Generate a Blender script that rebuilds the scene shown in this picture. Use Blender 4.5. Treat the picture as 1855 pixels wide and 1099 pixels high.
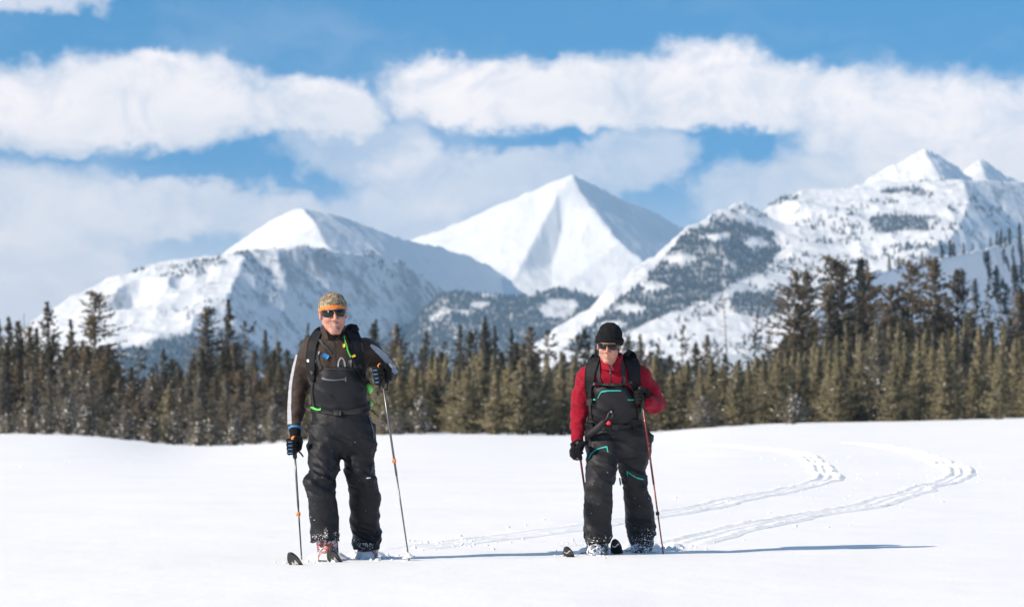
import bpy, bmesh, math, random
import numpy as np
from mathutils import Vector, Matrix, noise as mnoise
from mathutils.geometry import delaunay_2d_cdt

for o in list(bpy.data.objects):
    bpy.data.objects.remove(o)
scene = bpy.context.scene
COL = scene.collection
R = math.radians
rng = np.random.default_rng(7)
random.seed(7)

# ------------------------------------------------------------------ camera
F = 6183.0                      # focal length in photograph pixels (120 mm lens)
CAMH = 0.97
PITCH = math.atan((745 - 549.5) / F)
cam = bpy.data.cameras.new('camera')
cam.sensor_width = 36.0
cam.lens = F / 1855 * 36
cam.clip_start = 0.5
cam.clip_end = 40000
cam.dof.use_dof = True
cam.dof.focus_distance = 22.9
cam.dof.aperture_fstop = 5.0
camo = bpy.data.objects.new('camera', cam)
COL.objects.link(camo)
camo.location = (0, 0, CAMH)
camo.rotation_euler = (R(90) + PITCH, 0, 0)
scene.camera = camo


def P(px, py, D):
    """World point at depth D (metres along +Y) seen at photograph pixel px, py."""
    x = (np.asarray(px, float) - 927.5) / F
    y = (549.5 - np.asarray(py, float)) / F
    c, s = math.cos(PITCH), math.sin(PITCH)
    dy = c - s * y
    dz = s + c * y
    D = np.asarray(D, float)
    return np.stack(np.broadcast_arrays(x / dy * D, D, CAMH + dz / dy * D), -1)


# ------------------------------------------------------------------ sun and sky
SUN_EL, SUN_TRAVEL = R(30), R(30)      # elevation; travel direction turned from +X towards +Y
sun = bpy.data.lights.new('sun', 'SUN')
sun.energy = 4.9
sun.angle = R(0.53)
sun.color = (1.0, 0.885, 0.74)
suno = bpy.data.objects.new('sun', sun)
COL.objects.link(suno)
trav = Vector((math.cos(SUN_EL) * math.cos(SUN_TRAVEL), math.cos(SUN_EL) * math.sin(SUN_TRAVEL), -math.sin(SUN_EL)))
suno.rotation_euler = trav.to_track_quat('-Z', 'Y').to_euler()
suno.location = (-40, -30, 60)

scene.view_settings.view_transform = 'Standard'
scene.view_settings.look = 'None'
scene.view_settings.gamma = 1
scene.view_settings.use_curve_mapping = False
scene.view_settings.exposure = 0.33
scene.cycles.use_denoising = True
scene.cycles.max_bounces = 6
scene.cycles.volume_bounces = 0
scene.cycles.transparent_max_bounces = 8


class NT:
    """tiny node-tree helper"""
    def __init__(s, tree):
        s.t = tree
        s.n = tree.nodes
        s.l = tree.links

    def node(s, kind, **kw):
        n = s.n.new(kind)
        for k, v in kw.items():
            setattr(n, k, v)
        return n

    def put(s, sock, v):
        if hasattr(v, 'is_output'):
            s.l.new(v, sock)
        elif v is not None:
            sock.default_value = v

    def math(s, op, a, b=None, c=None, clamp=False):
        n = s.node('ShaderNodeMath', operation=op, use_clamp=clamp)
        for i, v in enumerate((a, b, c)):
            if v is not None:
                s.put(n.inputs[i], v)
        return n.outputs[0]

    def noise(s, vec, scale, detail=4, rough=0.55, dist=0.0, dim='3D'):
        n = s.node('ShaderNodeTexNoise', noise_dimensions=dim)
        s.put(n.inputs['Vector'], vec)
        s.put(n.inputs['Scale'], scale)
        s.put(n.inputs['Detail'], detail)
        s.put(n.inputs['Roughness'], rough)
        s.put(n.inputs['Distortion'], dist)
        return n.outputs['Fac']

    def mix(s, fac, a, b, blend='MIX'):
        n = s.node('ShaderNodeMix', data_type='RGBA', blend_type=blend)
        s.put(n.inputs[0], fac)
        for i, v in ((6, a), (7, b)):
            if isinstance(v, (tuple, list)) and len(v) == 3:
                v = (*v, 1)
            s.put(n.inputs[i], v)
        return n.outputs[2]

    def ramp(s, v, lo, hi, a=0.0, b=1.0, smooth=True):
        n = s.node('ShaderNodeMapRange', interpolation_type='SMOOTHSTEP' if smooth else 'LINEAR')
        s.put(n.inputs[0], v)
        for i, q in enumerate((lo, hi, a, b)):
            s.put(n.inputs[i + 1], q)
        return n.outputs[0]

    def mapping(s, vec, loc=(0, 0, 0), scale=(1, 1, 1), rot=(0, 0, 0)):
        n = s.node('ShaderNodeMapping')
        s.put(n.inputs[0], vec)
        n.inputs[1].default_value = loc
        n.inputs[2].default_value = rot
        n.inputs[3].default_value = scale
        return n.outputs[0]

    def comb(s, x, y, z):
        n = s.node('ShaderNodeCombineXYZ')
        for i, v in enumerate((x, y, z)):
            s.put(n.inputs[i], v)
        return n.outputs[0]


def build_world():
    w = bpy.data.worlds.new('World')
    scene.world = w
    w.use_nodes = True
    T = NT(w.node_tree)
    T.n.clear()
    out = T.node('ShaderNodeOutputWorld')
    geo = T.node('ShaderNodeTexCoord').outputs['Generated']
    sep = T.node('ShaderNodeSeparateXYZ')
    T.put(sep.inputs[0], geo)
    x, y, z = sep.outputs
    # clear sky
    sky = T.node('ShaderNodeTexSky', sky_type='NISHITA')
    sky.sun_disc = False
    sky.sun_elevation = SUN_EL
    # blender's sun_rotation is clockwise from +Y seen from above
    sky.sun_rotation = math.atan2(-trav.x, -trav.y)
    sky.altitude = 2000
    sky.air_density = 1.0
    sky.dust_density = 0.3
    sky.ozone_density = 2.5
    zz = T.math('MAXIMUM', z, 0.0)
    T.put(sky.inputs[0], T.comb(x, y, T.math('MULTIPLY_ADD', zz, 1.6, 0.20)))
    blue = T.mix(1.0, sky.outputs[0], (0.0, 1.16, 1.46), 'MULTIPLY')
    # cloud bank low over the mountains: soft heaps given by their bearing and height (degrees)
    az = T.math('MULTIPLY', T.math('ARCTAN2', x, y), 57.2958)
    el = T.math('MULTIPLY', T.math('ARCSINE', z), 57.2958)
    pos = T.comb(az, el, 0.0)
    wv = T.node('ShaderNodeTexNoise', noise_dimensions='2D')
    T.put(wv.inputs['Vector'], pos)
    wv.inputs['Scale'].default_value = 0.55
    wv.inputs['Detail'].default_value = 6
    wv.inputs['Roughness'].default_value = 0.55
    ws = T.node('ShaderNodeVectorMath', operation='SUBTRACT')
    T.put(ws.inputs[0], wv.outputs['Color'])
    ws.inputs[1].default_value = (0.5, 0.5, 0.5)
    wm = T.node('ShaderNodeVectorMath', operation='MULTIPLY')
    T.put(wm.inputs[0], ws.outputs[0])
    wm.inputs[1].default_value = (1.5, 0.8, 0)
    wv2 = T.node('ShaderNodeTexNoise', noise_dimensions='2D')
    T.put(wv2.inputs['Vector'], T.mapping(pos, loc=(5, 2, 0), scale=(1, 1.25, 1)))
    wv2.inputs['Scale'].default_value = 2.1
    wv2.inputs['Detail'].default_value = 8
    wv2.inputs['Roughness'].default_value = 0.62
    w2 = T.node('ShaderNodeVectorMath', operation='MULTIPLY_ADD')
    T.put(w2.inputs[0], wv2.outputs['Color'])
    w2.inputs[1].default_value = (0.6, 0.5, 0)
    w2.inputs[2].default_value = (-0.3, -0.25, 0)
    w3 = T.node('ShaderNodeVectorMath', operation='ADD')
    T.put(w3.inputs[0], wm.outputs[0])
    T.put(w3.inputs[1], w2.outputs[0])
    wa = T.node('ShaderNodeVectorMath', operation='ADD')
    T.put(wa.inputs[0], pos)
    T.put(wa.inputs[1], w3.outputs[0])
    sp = T.node('ShaderNodeSeparateXYZ')
    T.put(sp.inputs[0], wa.outputs[0])
    u, v = sp.outputs[0], sp.outputs[1]
    K = 180 / math.pi / F
    heaps = [  # photo px, py, half-width, half-height above, below, weight
        (180, 205, 330, 105, 78, 1.0), (330, 165, 170, 75, 110, 1.0), (560, 208, 130, 62, 50, 1.0), (40, 235, 230, 85, 55, .9),
        (60, 395, 260, 105, 90, .85), (340, 385, 260, 62, 55, .9), (170, 478, 60, 28, 40, .5), (20, 520, 150, 80, 90, .6), (-40, 420, 200, 120, 120, .6),
        (840, 180, 165, 75, 55, 1.0), (1010, 165, 210, 78, 72, 1.0), (1290, 165, 165, 100, 80, 1.1), (1400, 180, 160, 75, 60, 1.0), (1180, 190, 260, 60, 52, 1.0),
        (1640, 250, 240, 125, 150, .95), (1820, 255, 190, 115, 130, 1.0), (1480, 345, 230, 75, 90, .75), (1750, 380, 380, 110, 160, .7),
        (850, 320, 230, 62, 90, .75), (1140, 290, 130, 62, 62, .62), (640, 270, 160, 60, 60, .5), (640, 400, 250, 60, 80, .5),
        (30, -5, 190, 42, 42, .62), (2300, 240, 420, 120, 130, .95), (-560, 240, 330, 100, 90, .95), (-400, 430, 400, 80, 90, .7), (2300, 420, 460, 80, 120, .7),
    ]
    # heaps join smoothly: density = 1 - prod(1 - w*b)
    rest = None
    for (px, py, hw, hu, hd, wt) in heaps:
        a0, e0 = (px - 927.5) * K, (745 - py) * K
        dx = T.math('MULTIPLY', T.math('SUBTRACT', u, a0), 1 / (hw * K))
        dv = T.math('SUBTRACT', v, e0)
        up = T.math('MULTIPLY', T.math('MAXIMUM', dv, 0), 1 / (hu * K))
        dn = T.math('MULTIPLY', T.math('MINIMUM', dv, 0), 1 / (hd * K))
        dy = T.math('ADD', up, dn)
        r2 = T.math('ADD', T.math('POWER', T.math('ABSOLUTE', dx), 2.6), T.math('MULTIPLY', dy, dy))
        b = T.ramp(r2, 0.34, 1.20, wt, 0.0)
        q = T.math('SUBTRACT', 1.0, b, clamp=True)
        rest = q if rest is None else T.math('MULTIPLY', rest, q)
    dens = T.math('SUBTRACT', 1.0, rest)
    # thin ragged veil, everywhere in the sky
    veil_n = T.noise(T.mapping(wa.outputs[0], scale=(0.22, 0.55, 1)), 1.0, 7, 0.62, 0.3, '2D')
    veil = T.math('MULTIPLY', T.ramp(veil_n, 0.42, 0.72), T.ramp(el, 7.5, 1.5, 0.06, 0.42))
    grain = T.noise(T.mapping(pos, scale=(0.8, 1.1, 1)), 1.0, 8, 0.65, 0.4, '2D')
    dens = T.math('MULTIPLY', dens, T.ramp(grain, 0.2, 0.62, 0.62, 1.0))
    low = T.ramp(el, 4.3, 1.5, 0.0, 0.82)                # milky air low down
    dens = T.math('SUBTRACT', 1.0, T.math('MULTIPLY', T.math('MULTIPLY', T.math('SUBTRACT', 1.0, dens), T.math('SUBTRACT', 1.0, veil)), T.math('SUBTRACT', 1.0, low)))
    # broken cloud overhead and out of view, added to whiten the ambient light
    zc = T.math('ADD', zz, 0.10)
    over = T.noise(T.comb(T.math('DIVIDE', x, zc), T.math('DIVIDE', y, zc), 0.0), 0.95, 7, 0.58, 0.4, '2D')
    over = T.math('MULTIPLY', T.ramp(over, 0.52, 0.66, 0, 0.9), T.ramp(el, 7.6, 13.0))
    dens = T.math('SUBTRACT', 1.0, T.math('MULTIPLY', T.math('SUBTRACT', 1.0, dens), T.math('SUBTRACT', 1.0, over)))
    dens = T.math('MULTIPLY', dens, 0.97)
    # thin parts of a cloud let less light back: greyer, thicker parts white
    body = T.noise(T.mapping(wa.outputs[0], scale=(0.35, 0.9, 1)), 1.0, 5, 0.5, 0.2, '2D')
    ccol = T.mix(T.ramp(body, 0.3, 0.68), (10.0, 9.2, 8.7), (12.2, 10.7, 9.7))
    col = T.mix(dens, blue, ccol)
    bg = T.node('ShaderNodeBackground')
    T.put(bg.inputs[0], col)
    bg.inputs[1].default_value = 0.11
    T.l.new(bg.outputs[0], out.inputs[0])


build_world()


# ------------------------------------------------------------------ materials
def mat(name):
    m = bpy.data.materials.new(name)
    m.use_nodes = True
    T = NT(m.node_tree)
    b = T.n['Principled BSDF']
    return m, T, b


def plain(name, col, rough=0.6, metal=0.0, var=0.0, vscale=20.0, bump=0.0, bscale=60.0, spec=0.5, sheen=0.0, col2=None):
    """procedural material: base colour broken up by noise, fine relief"""
    m, T, b = mat(name)
    tc = T.node('ShaderNodeTexCoord').outputs['Object']
    c2 = col2 if col2 is not None else tuple(max(0, c * (1 - var)) for c in col)
    n = T.noise(tc, vscale, 4, 0.6)
    T.put(b.inputs['Base Color'], T.mix(T.ramp(n, 0.35, 0.65), c2, col))
    b.inputs['Roughness'].default_value = rough
    b.inputs['Metallic'].default_value = metal
    b.inputs['Specular IOR Level'].default_value = spec
    if sheen:
        b.inputs['Sheen Weight'].default_value = sheen
    if bump:
        bn = T.node('ShaderNodeBump')
        bn.inputs['Strength'].default_value = bump
        bn.inputs['Distance'].default_value = 0.01
        T.put(bn.inputs['Height'], T.noise(tc, bscale, 5, 0.6))
        T.put(b.inputs['Normal'], bn.outputs[0])
    return m


def snow_material(name, coarse=0.35, fine=6.0, dist=0.05, strength=0.35):
    m, T, b = mat(name)
    geo = T.node('ShaderNodeTexCoord').outputs['Object']
    n1 = T.noise(geo, coarse, 6, 0.6)
    n2 = T.noise(geo, fine, 5, 0.65)
    T.put(b.inputs['Base Color'], T.mix(T.ramp(n1, 0.3, 0.7), (0.86, 0.855, 0.845), (0.89, 0.885, 0.875)))
    b.inputs['Roughness'].default_value = 0.62
    b.inputs['Specular IOR Level'].default_value = 0.25
    bn = T.node('ShaderNodeBump')
    bn.inputs['Strength'].default_value = strength
    bn.inputs['Distance'].default_value = dist
    T.put(bn.inputs['Height'], T.math('ADD', n1, T.math('MULTIPLY', n2, 0.35)))
    T.put(b.inputs['Normal'], bn.outputs[0])
    return m


M_SNOW = snow_material('snow')
M_CLING = plain('clinging_snow', (0.86, 0.87, 0.89), 0.6, spec=0.2)


# ------------------------------------------------------------------ object helpers
def link(name, me, parent=None, **props):
    o = bpy.data.objects.new(name, me)
    COL.objects.link(o)
    if parent is not None:
        o.parent = parent
        o.matrix_parent_inverse = Matrix.Translation(-Vector(parent.location)) if parent.parent is None else Matrix.Translation(-(Vector(parent.location) + Vector(parent.parent.location if parent.parent else (0, 0, 0))))
    for k, v in props.items():
        if v is not None:
            o[k] = v
    return o


def mesh_from(name, V, Fc, mats=(), smooth=True, midx=None):
    me = bpy.data.meshes.new(name)
    V = np.asarray(V, np.float32)
    if isinstance(Fc, np.ndarray):
        n, k = Fc.shape
        me.vertices.add(len(V))
        me.vertices.foreach_set('co', V.ravel())
        me.loops.add(n * k)
        me.loops.foreach_set('vertex_index', Fc.astype(np.int32).ravel())
        me.polygons.add(n)
        me.polygons.foreach_set('loop_start', np.arange(0, n * k, k, dtype=np.int32))
        me.polygons.foreach_set('loop_total', np.full(n, k, np.int32))
    else:
        me.from_pydata([tuple(map(float, v)) for v in V], [], Fc)
    for m in mats:
        me.materials.append(m)
    if midx is not None:
        me.polygons.foreach_set('material_index', np.asarray(midx, np.int32))
    me.polygons.foreach_set('use_smooth', np.full(len(me.polygons), smooth, bool))
    me.update(calc_edges=True)
    me.validate()
    return me


def grid_faces(ny, nx):
    i = np.arange(ny * nx).reshape(ny, nx)
    return np.stack([i[:-1, :-1], i[:-1, 1:], i[1:, 1:], i[1:, :-1]], -1).reshape(-1, 4)


# numpy value noise (smooth, tileless)
_perm = rng.permutation(4096)


def _hash(ix, iy, iz):
    h = _perm[(ix & 4095)]
    h = _perm[(h + iy) & 4095]
    h = _perm[(h + iz) & 4095]
    return h / 2047.5 - 1.0


def vnoise(p):
    p = np.asarray(p, float)
    i = np.floor(p).astype(np.int64)
    f = p - i
    f = f * f * f * (f * (f * 6 - 15) + 10)
    r = 0
    for dx in (0, 1):
        wx = f[..., 0] if dx else 1 - f[..., 0]
        for dy in (0, 1):
            wy = f[..., 1] if dy else 1 - f[..., 1]
            for dz in (0, 1):
                wz = f[..., 2] if dz else 1 - f[..., 2]
                r = r + wx * wy * wz * _hash(i[..., 0] + dx, i[..., 1] + dy, i[..., 2] + dz)
    return r


def fbm(p, octaves=4, gain=0.5, lac=2.03, ridged=False):
    p = np.asarray(p, float)
    a, s, t = 1.0, 0.0, 0.0
    for k in range(octaves):
        n = vnoise(p * lac ** k + 17.3 * k)
        if ridged:
            n = 1 - 2 * np.abs(n)
        s = s + a * n
        t += a
        a *= gain
    return s / t


def sstep(a, b, x):
    t = np.clip((x - a) / (b - a), 0, 1)
    return t * t * (3 - 2 * t)


# ------------------------------------------------------------------ snowfield
EDGE = np.array([(-900, 788), (-200, 785), (0, 783), (120, 783), (200, 789), (280, 800), (340, 806), (450, 803), (560, 795), (640, 787), (700, 783),
                 (850, 783), (1000, 786), (1050, 787), (1180, 783), (1290, 773), (1400, 770), (1500, 768), (1600, 768), (1750, 764), (1855, 760), (2100, 755), (2900, 750)], float)
_ep = np.arange(-900, 2901, 10.0)
_ev = np.interp(_ep, EDGE[:, 0], EDGE[:, 1])
for _ in range(40):
    _ev = np.convolve(np.pad(_ev, 1, mode='edge'), [.25, .5, .25], 'valid')
EDGE = np.stack([_ep, _ev], 1)


def ground_z(X, Y):
    X = np.asarray(X, float)
    Y = np.asarray(Y, float)
    Ys = np.maximum(Y, 12)
    px = np.clip(X / Ys * F + 927.5, -900, 2900)
    yb = np.interp(px, EDGE[:, 0], EDGE[:, 1])
    z200 = CAMH - (yb - 745) / F * 200
    z = z200 * sstep(32, 200, Y) * np.where(Y > 200, 1 + (Y - 200) / 900 * 0.0, 1)
    far = sstep(30, 90, Y)
    p = np.stack(np.broadcast_arrays(X, Y, np.zeros_like(X + Y)), -1)
    z = z + far * ((0.10 + .08 * sstep(110, 190, Y)) * fbm(p * (0.045, 0.03, 1), 3) + 0.05 * fbm(p * (0.22, 0.12, 1) + 5, 3)) * sstep(1500, 300, Y)
    z = z + 0.016 * fbm(p * (0.8, 0.45, 1) + 9, 4) * sstep(400, 60, Y)
    return z


def build_ground():
    px_in = np.arange(-260, 2116, 5.0)
    c_in = (px_in - 927.5) / F
    c = np.concatenate([np.linspace(-1.6, c_in[0], 26)[:-1], c_in, np.linspace(c_in[-1], 1.6, 26)[1:]])
    rows = np.concatenate([np.linspace(-60, 12, 14)[:-1], np.arange(12, 60, 0.14), np.geomspace(60, 460, 190), np.geomspace(480, 14000, 26)])
    Y, Cc = np.meshgrid(rows, c, indexing='ij')
    X = Cc * np.maximum(np.abs(Y) + 0.0, 14)
    Z = ground_z(X, Y)
    me = mesh_from('snowfield', np.stack([X, Y, Z], -1).reshape(-1, 3), grid_faces(*Y.shape), [M_SNOW])
    link('snowfield', me, kind='structure')


build_ground()


# ------------------------------------------------------------------ mountains: ridges and faces through surveyed points
def terrain(name, pts, ridges, px0, px1, dpx, D0, D1, dD, amp, fscale, mats, gully=0.0, blur=1, dents=(), far=1.0):
    """pts: (px, py, D); ridges: lists of indices kept as crease lines. Returns arrays and the object."""
    pts = [(p[0], p[1], p[2] * far) for p in pts]
    D0, D1, dD, amp, fscale, gully = (q * far for q in (D0, D1, dD, amp, fscale, gully))
    W = np.array([P(*p) for p in pts])
    W = W.reshape(-1, 3)
    vs = [Vector((float(w[0]), float(w[1]))) for w in W]
    ed = [(a, b) for r in ridges for a, b in zip(r[:-1], r[1:])]
    ov, oe, of, ovi, *_ = delaunay_2d_cdt(vs, ed, [], 0, 1e-3, True)
    zs = []
    for k, v in enumerate(ov):
        src = ovi[k]
        if src:
            zs.append(W[src[0], 2])
        else:                                  # crossing of two crease lines
            d = [(np.hypot(W[i, 0] - v[0], W[i, 1] - v[1]), W[i, 2]) for i in range(len(W))]
            d.sort()
            zs.append((d[0][1] * d[1][0] + d[1][1] * d[0][0]) / (d[0][0] + d[1][0] + 1e-9))
    ov = np.array([(v[0], v[1]) for v in ov])
    zs = np.array(zs)
    c = (np.arange(px0, px1, dpx) - 927.5) / F
    Yr = np.arange(D0, D1, dD)
    Y, C = np.meshgrid(Yr, c, indexing='ij')
    X = C * Y
    Z = np.full(X.shape, np.nan)
    for t in of:
        for j in range(1, len(t) - 1):
            a, b, d = ov[t[0]], ov[t[j]], ov[t[j + 1]]
            den = (b[1] - d[1]) * (a[0] - d[0]) + (d[0] - b[0]) * (a[1] - d[1])
            if abs(den) < 1e-6:
                continue
            l1 = ((b[1] - d[1]) * (X - d[0]) + (d[0] - b[0]) * (Y - d[1])) / den
            l2 = ((d[1] - a[1]) * (X - d[0]) + (a[0] - d[0]) * (Y - d[1])) / den
            l3 = 1 - l1 - l2
            m = (l1 >= -1e-6) & (l2 >= -1e-6) & (l3 >= -1e-6)
            Z[m] = (l1 * zs[t[0]] + l2 * zs[t[j]] + l3 * zs[t[j + 1]])[m]
    ok = ~np.isnan(Z)
    Zf = np.where(ok, Z, -5.0)
    for _ in range(blur):
        p = np.pad(Zf, 1, mode='edge')
        Zf = (p[:-2, 1:-1] + p[2:, 1:-1] + p[1:-1, :-2] + p[1:-1, 2:] + 2 * p[1:-1, 1:-1]) / 6
    pn = np.stack([X, Y, np.zeros_like(X)], -1)
    big = fbm(pn / fscale, 5, 0.5)
    rid = fbm(pn / (fscale * 0.6) + 31, 4, 0.55, ridged=True)
    Zf = Zf + amp * big + gully * (rid - 0.3)
    for (dx, dD_, rx, rD, depth) in dents:
        a0 = (dx - 927.5) / F * dD_
        q = ((X - a0) / rx) ** 2 + ((Y - dD_) / rD) ** 2
        Zf = Zf - depth * np.clip(1 - q, 0, 1) ** 1.0
    fc = grid_faces(*X.shape)
    keep = ok.ravel()[fc].all(1)
    fc = fc[keep]
    V = np.stack([X, Y, Zf], -1).reshape(-1, 3)
    me = mesh_from(name, V, fc, mats)
    o = link(name, me, kind='structure')
    return dict(o=o, X=X, Y=Y, Z=Zf, ok=ok)


def mountain_material(name, rock=0.25, scale=0.01, thr=0.62, tint=(0.16, 0.155, 0.15)):
    """wind-packed snow with scrub and rock showing through where it is steep or scoured"""
    m, T, b = mat(name)
    tc = T.node('ShaderNodeTexCoord').outputs['Object']
    g = T.node('ShaderNodeNewGeometry')
    sep = T.node('ShaderNodeSeparateXYZ')
    T.put(sep.inputs[0], g.outputs['True Normal'])
    n1 = T.noise(tc, scale, 8, 0.62, 0.6)
    n2 = T.noise(T.mapping(tc, scale=(1, 1, 0.35)), scale * 7, 6, 0.65, 0.8)
    steep = T.ramp(sep.outputs[2], 0.9, 0.55)
    f = T.math('ADD', T.math('MULTIPLY', n1, 0.6), T.math('MULTIPLY', n2, 0.45))
    f = T.math('ADD', f, T.math('MULTIPLY', steep, 0.10))
    k = T.math('MULTIPLY', T.ramp(f, thr, thr + 0.12), rock)
    at = T.node('ShaderNodeAttribute', attribute_name='brush')        # scrub and deadfall among the trees
    k = T.math('MAXIMUM', k, T.math('MULTIPLY', at.outputs['Fac'], T.ramp(n2, 0.36, 0.58, 0.5, 0.85)))
    T.put(b.inputs['Base Color'], T.mix(k, (0.88, 0.875, 0.87), tint))
    b.inputs['Roughness'].default_value = 0.7
    b.inputs['Specular IOR Level'].default_value = 0.15
    bn = T.node('ShaderNodeBump')
    bn.inputs['Strength'].default_value = 0.28
    bn.inputs['Distance'].default_value = 5.0
    T.put(bn.inputs['Height'], T.math('ADD', n1, T.math('MULTIPLY', n2, 0.5)))
    T.put(b.inputs['Normal'], bn.outputs[0])
    return m


M_FAR = mountain_material('far_snow', 0.35, 0.012, 0.66)
M_MID = mountain_material('slope_snow', 0.75, 0.012, 0.575)

# the pyramid peak far behind
pk = [(1037, 314, 9000),                                               # 0 apex
      (1000, 330, 9030), (960, 347, 9060), (880, 380, 9120), (800, 415, 9220), (755, 432, 9330), (600, 500, 9600), (480, 560, 9800),   # 1-7 left skyline
      (1070, 331, 9090), (1110, 350, 9200), (1170, 378, 9380), (1238, 412, 9590), (1300, 445, 9780), (1420, 520, 10300),              # 8-13 right skyline
      (1055, 350, 8950), (1085, 395, 8840), (1125, 440, 8720), (1163, 472, 8620), (1215, 520, 8500),                               # 14-18 front ridge
      (1012, 352, 8945), (985, 400, 8840), (958, 455, 8720), (935, 500, 8620),                                                    # 19-22 minor rib
      (1030, 365, 8925), (1018, 420, 8850), (1000, 480, 8740),                                                                     # 23-25 gully
      (860, 470, 8800), (900, 530, 8480), (1000, 535, 8500), (1090, 535, 8480), (800, 540, 8600), (650, 590, 8800), (1320, 560, 8900), (1250, 480, 9150),
      (1037, 470, 9900), (800, 560, 10200), (1250, 540, 10500), (480, 620, 8700), (1420, 600, 9300), (560, 620, 10300)]
pk_r = [[7, 6, 5, 4, 3, 2, 1, 0], [0, 8, 9, 10, 11, 12, 13], [0, 14, 15, 16, 17, 18], [0, 19, 20, 21, 22], [23, 24, 25]]
TP = terrain('pyramid_mountain', pk, pk_r, 540, 1400, 2.2, 8440, 10400, 9, 6, 120, [M_FAR], gully=6, blur=2)

# the broad mountain with the rounded shoulder and its own back peak
lm = [(545, 374, 7300), (500, 392, 7330), (460, 418, 7360), (400, 462, 7400), (330, 500, 7500),                    # 0-4
      (600, 386, 7420), (660, 406, 7560), (720, 429, 7760), (780, 443, 8060), (850, 462, 8420), (920, 500, 8700),   # 5-10
      (572, 408, 7130), (588, 438, 7000), (610, 470, 6900),                                                         # 11-13 rib in front
      (470, 470, 6960), (700, 470, 7250), (800, 515, 7560),                                                         # 14-16
      (560, 560, 8200), (850, 600, 8900), (250, 600, 8000),
      (960, 640, 8300), (900, 640, 7700), (450, 560, 6850), (620, 560, 6850), (250, 640, 7000)]
lm_r = [[4, 3, 2, 1, 0], [0, 5, 6, 7, 8, 9, 10], [0, 11, 12, 13]]
TB = terrain('back_mountain', lm, lm_r, 240, 960, 2.2, 6840, 9000, 9, 5, 140, [M_FAR], gully=6, blur=1)

lf = [(450, 455, 6500), (400, 463, 6500), (340, 471, 6490), (270, 481, 6480), (200, 502, 6450), (130, 537, 6400), (60, 577, 6350), (-40, 640, 6300), (-200, 700, 6250),  # 0-8
      (500, 447, 6540), (545, 445, 6580), (620, 450, 6680), (690, 461, 6800), (740, 482, 6920), (780, 508, 7040), (815, 532, 7150), (880, 590, 7300),                     # 9-16
      (432, 495, 6330), (408, 540, 6140), (335, 592, 5950), (240, 628, 5800), (100, 680, 5600),                                                                         # 17-21 terminator rib
      (560, 640, 6250), (680, 640, 6520), (790, 640, 6800), (470, 680, 5900), (620, 560, 6560), (700, 545, 6720), (520, 530, 6420),
      (250, 545, 6200), (150, 600, 6050), (0, 660, 5950), (-150, 720, 5900), (860, 680, 6900), (300, 700, 5600),
      (450, 620, 7100), (200, 640, 7000), (-100, 720, 6800), (700, 600, 7500), (860, 680, 7600)]
lf_r = [[8, 7, 6, 5, 4, 3, 2, 1, 0, 9, 10, 11, 12, 13, 14, 15, 16], [0, 17, 18, 19, 20, 21]]
TL = terrain('broad_mountain', lf, lf_r, -120, 880, 2.2, 5600, 7300, 7, 5, 110, [M_MID], gully=8, blur=1,
             dents=[(248, 6270, 46, 120, 44), (225, 6250, 40, 90, 14), (330, 6330, 26, 70, 14), (370, 6350, 22, 60, 13), (340, 6150, 30, 50, 9), (305, 6080, 24, 40, 8)])

# low wooded hill between
wh = [(690, 665, 4700), (740, 610, 4650), (770, 560, 4600), (800, 532, 4600), (850, 536, 4620), (900, 545, 4620), (960, 535, 4600), (1012, 525, 4600), (1050, 531, 4620), (1085, 543, 4650), (1140, 575, 4680), (1220, 640, 4720),
      (700, 700, 4200), (850, 640, 4250), (960, 640, 4200), (1060, 650, 4200), (1220, 700, 4250),
      (780, 640, 5100), (950, 620, 5100), (1100, 640, 5100), (690, 700, 5100), (1220, 700, 5100)]
TW = terrain('wooded_hill', wh, [list(range(12))], 690, 1220, 2.5, 4200, 5100, 6, 6, 90, [M_MID], gully=5, far=1.45)

# the long mountain
rm = [(940, 640, 3500), (985, 611, 3560), (1060, 560, 3640), (1105, 518, 3700), (1160, 476, 3780), (1235, 420, 3900), (1290, 385, 3980), (1330, 366, 4050), (1380, 358, 4150), (1440, 351, 4250),
      (1500, 346, 4300), (1570, 332, 4360), (1640, 330, 4300), (1745, 326, 4300), (1855, 330, 4450), (1960, 345, 4600),             # 0-15 rim
      (1300, 420, 3850), (1340, 410, 3950), (1425, 400, 4080), (1395, 452, 3880), (1330, 500, 3700), (1250, 548, 3540), (1180, 592, 3420), (1090, 640, 3300),      # 16-23 hollow line
      (1755, 365, 4130), (1735, 415, 3960), (1660, 475, 3740), (1580, 545, 3500), (1520, 610, 3300),                               # 24-28 rib
      (1500, 420, 4030), (1560, 470, 3850), (1450, 520, 3700), (1400, 600, 3400), (1300, 640, 3250), (1600, 400, 4050),
      (1855, 420, 4250), (1855, 500, 3980), (1750, 520, 3780), (1700, 600, 3500), (1960, 480, 4300), (1960, 640, 3500), (1600, 660, 3200), (940, 690, 3200),
      (1100, 660, 4300), (1300, 560, 4700), (1500, 500, 4900), (1960, 500, 5000), (1200, 560, 3800 + 420)]
rm_r = [list(range(16)), [13, 24, 25, 26, 27, 28], [18, 19, 20, 21, 22, 23]]
TR = terrain('long_mountain', rm, rm_r, 950, 1950, 2.2, 3250, 4900, 6, 4.0, 70, [M_MID], gully=5, blur=1,
             dents=[(1390, 4130 * 1.5, 60, 115, 26)], far=1.5)
rp = [(1675, 269, 4700), (1640, 286, 4700), (1600, 311, 4690), (1560, 335, 4680), (1500, 370, 4660), (1705, 286, 4780), (1745, 314, 4880), (1790, 345, 5000),
      (1690, 300, 4620), (1712, 335, 4520), (1640, 345, 4540), (1600, 370, 4500), (1740, 370, 4500), (1675, 380, 5100), (1500, 420, 5000), (1800, 400, 5200), (1500, 400, 4500), (1800, 390, 4620)]
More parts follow.
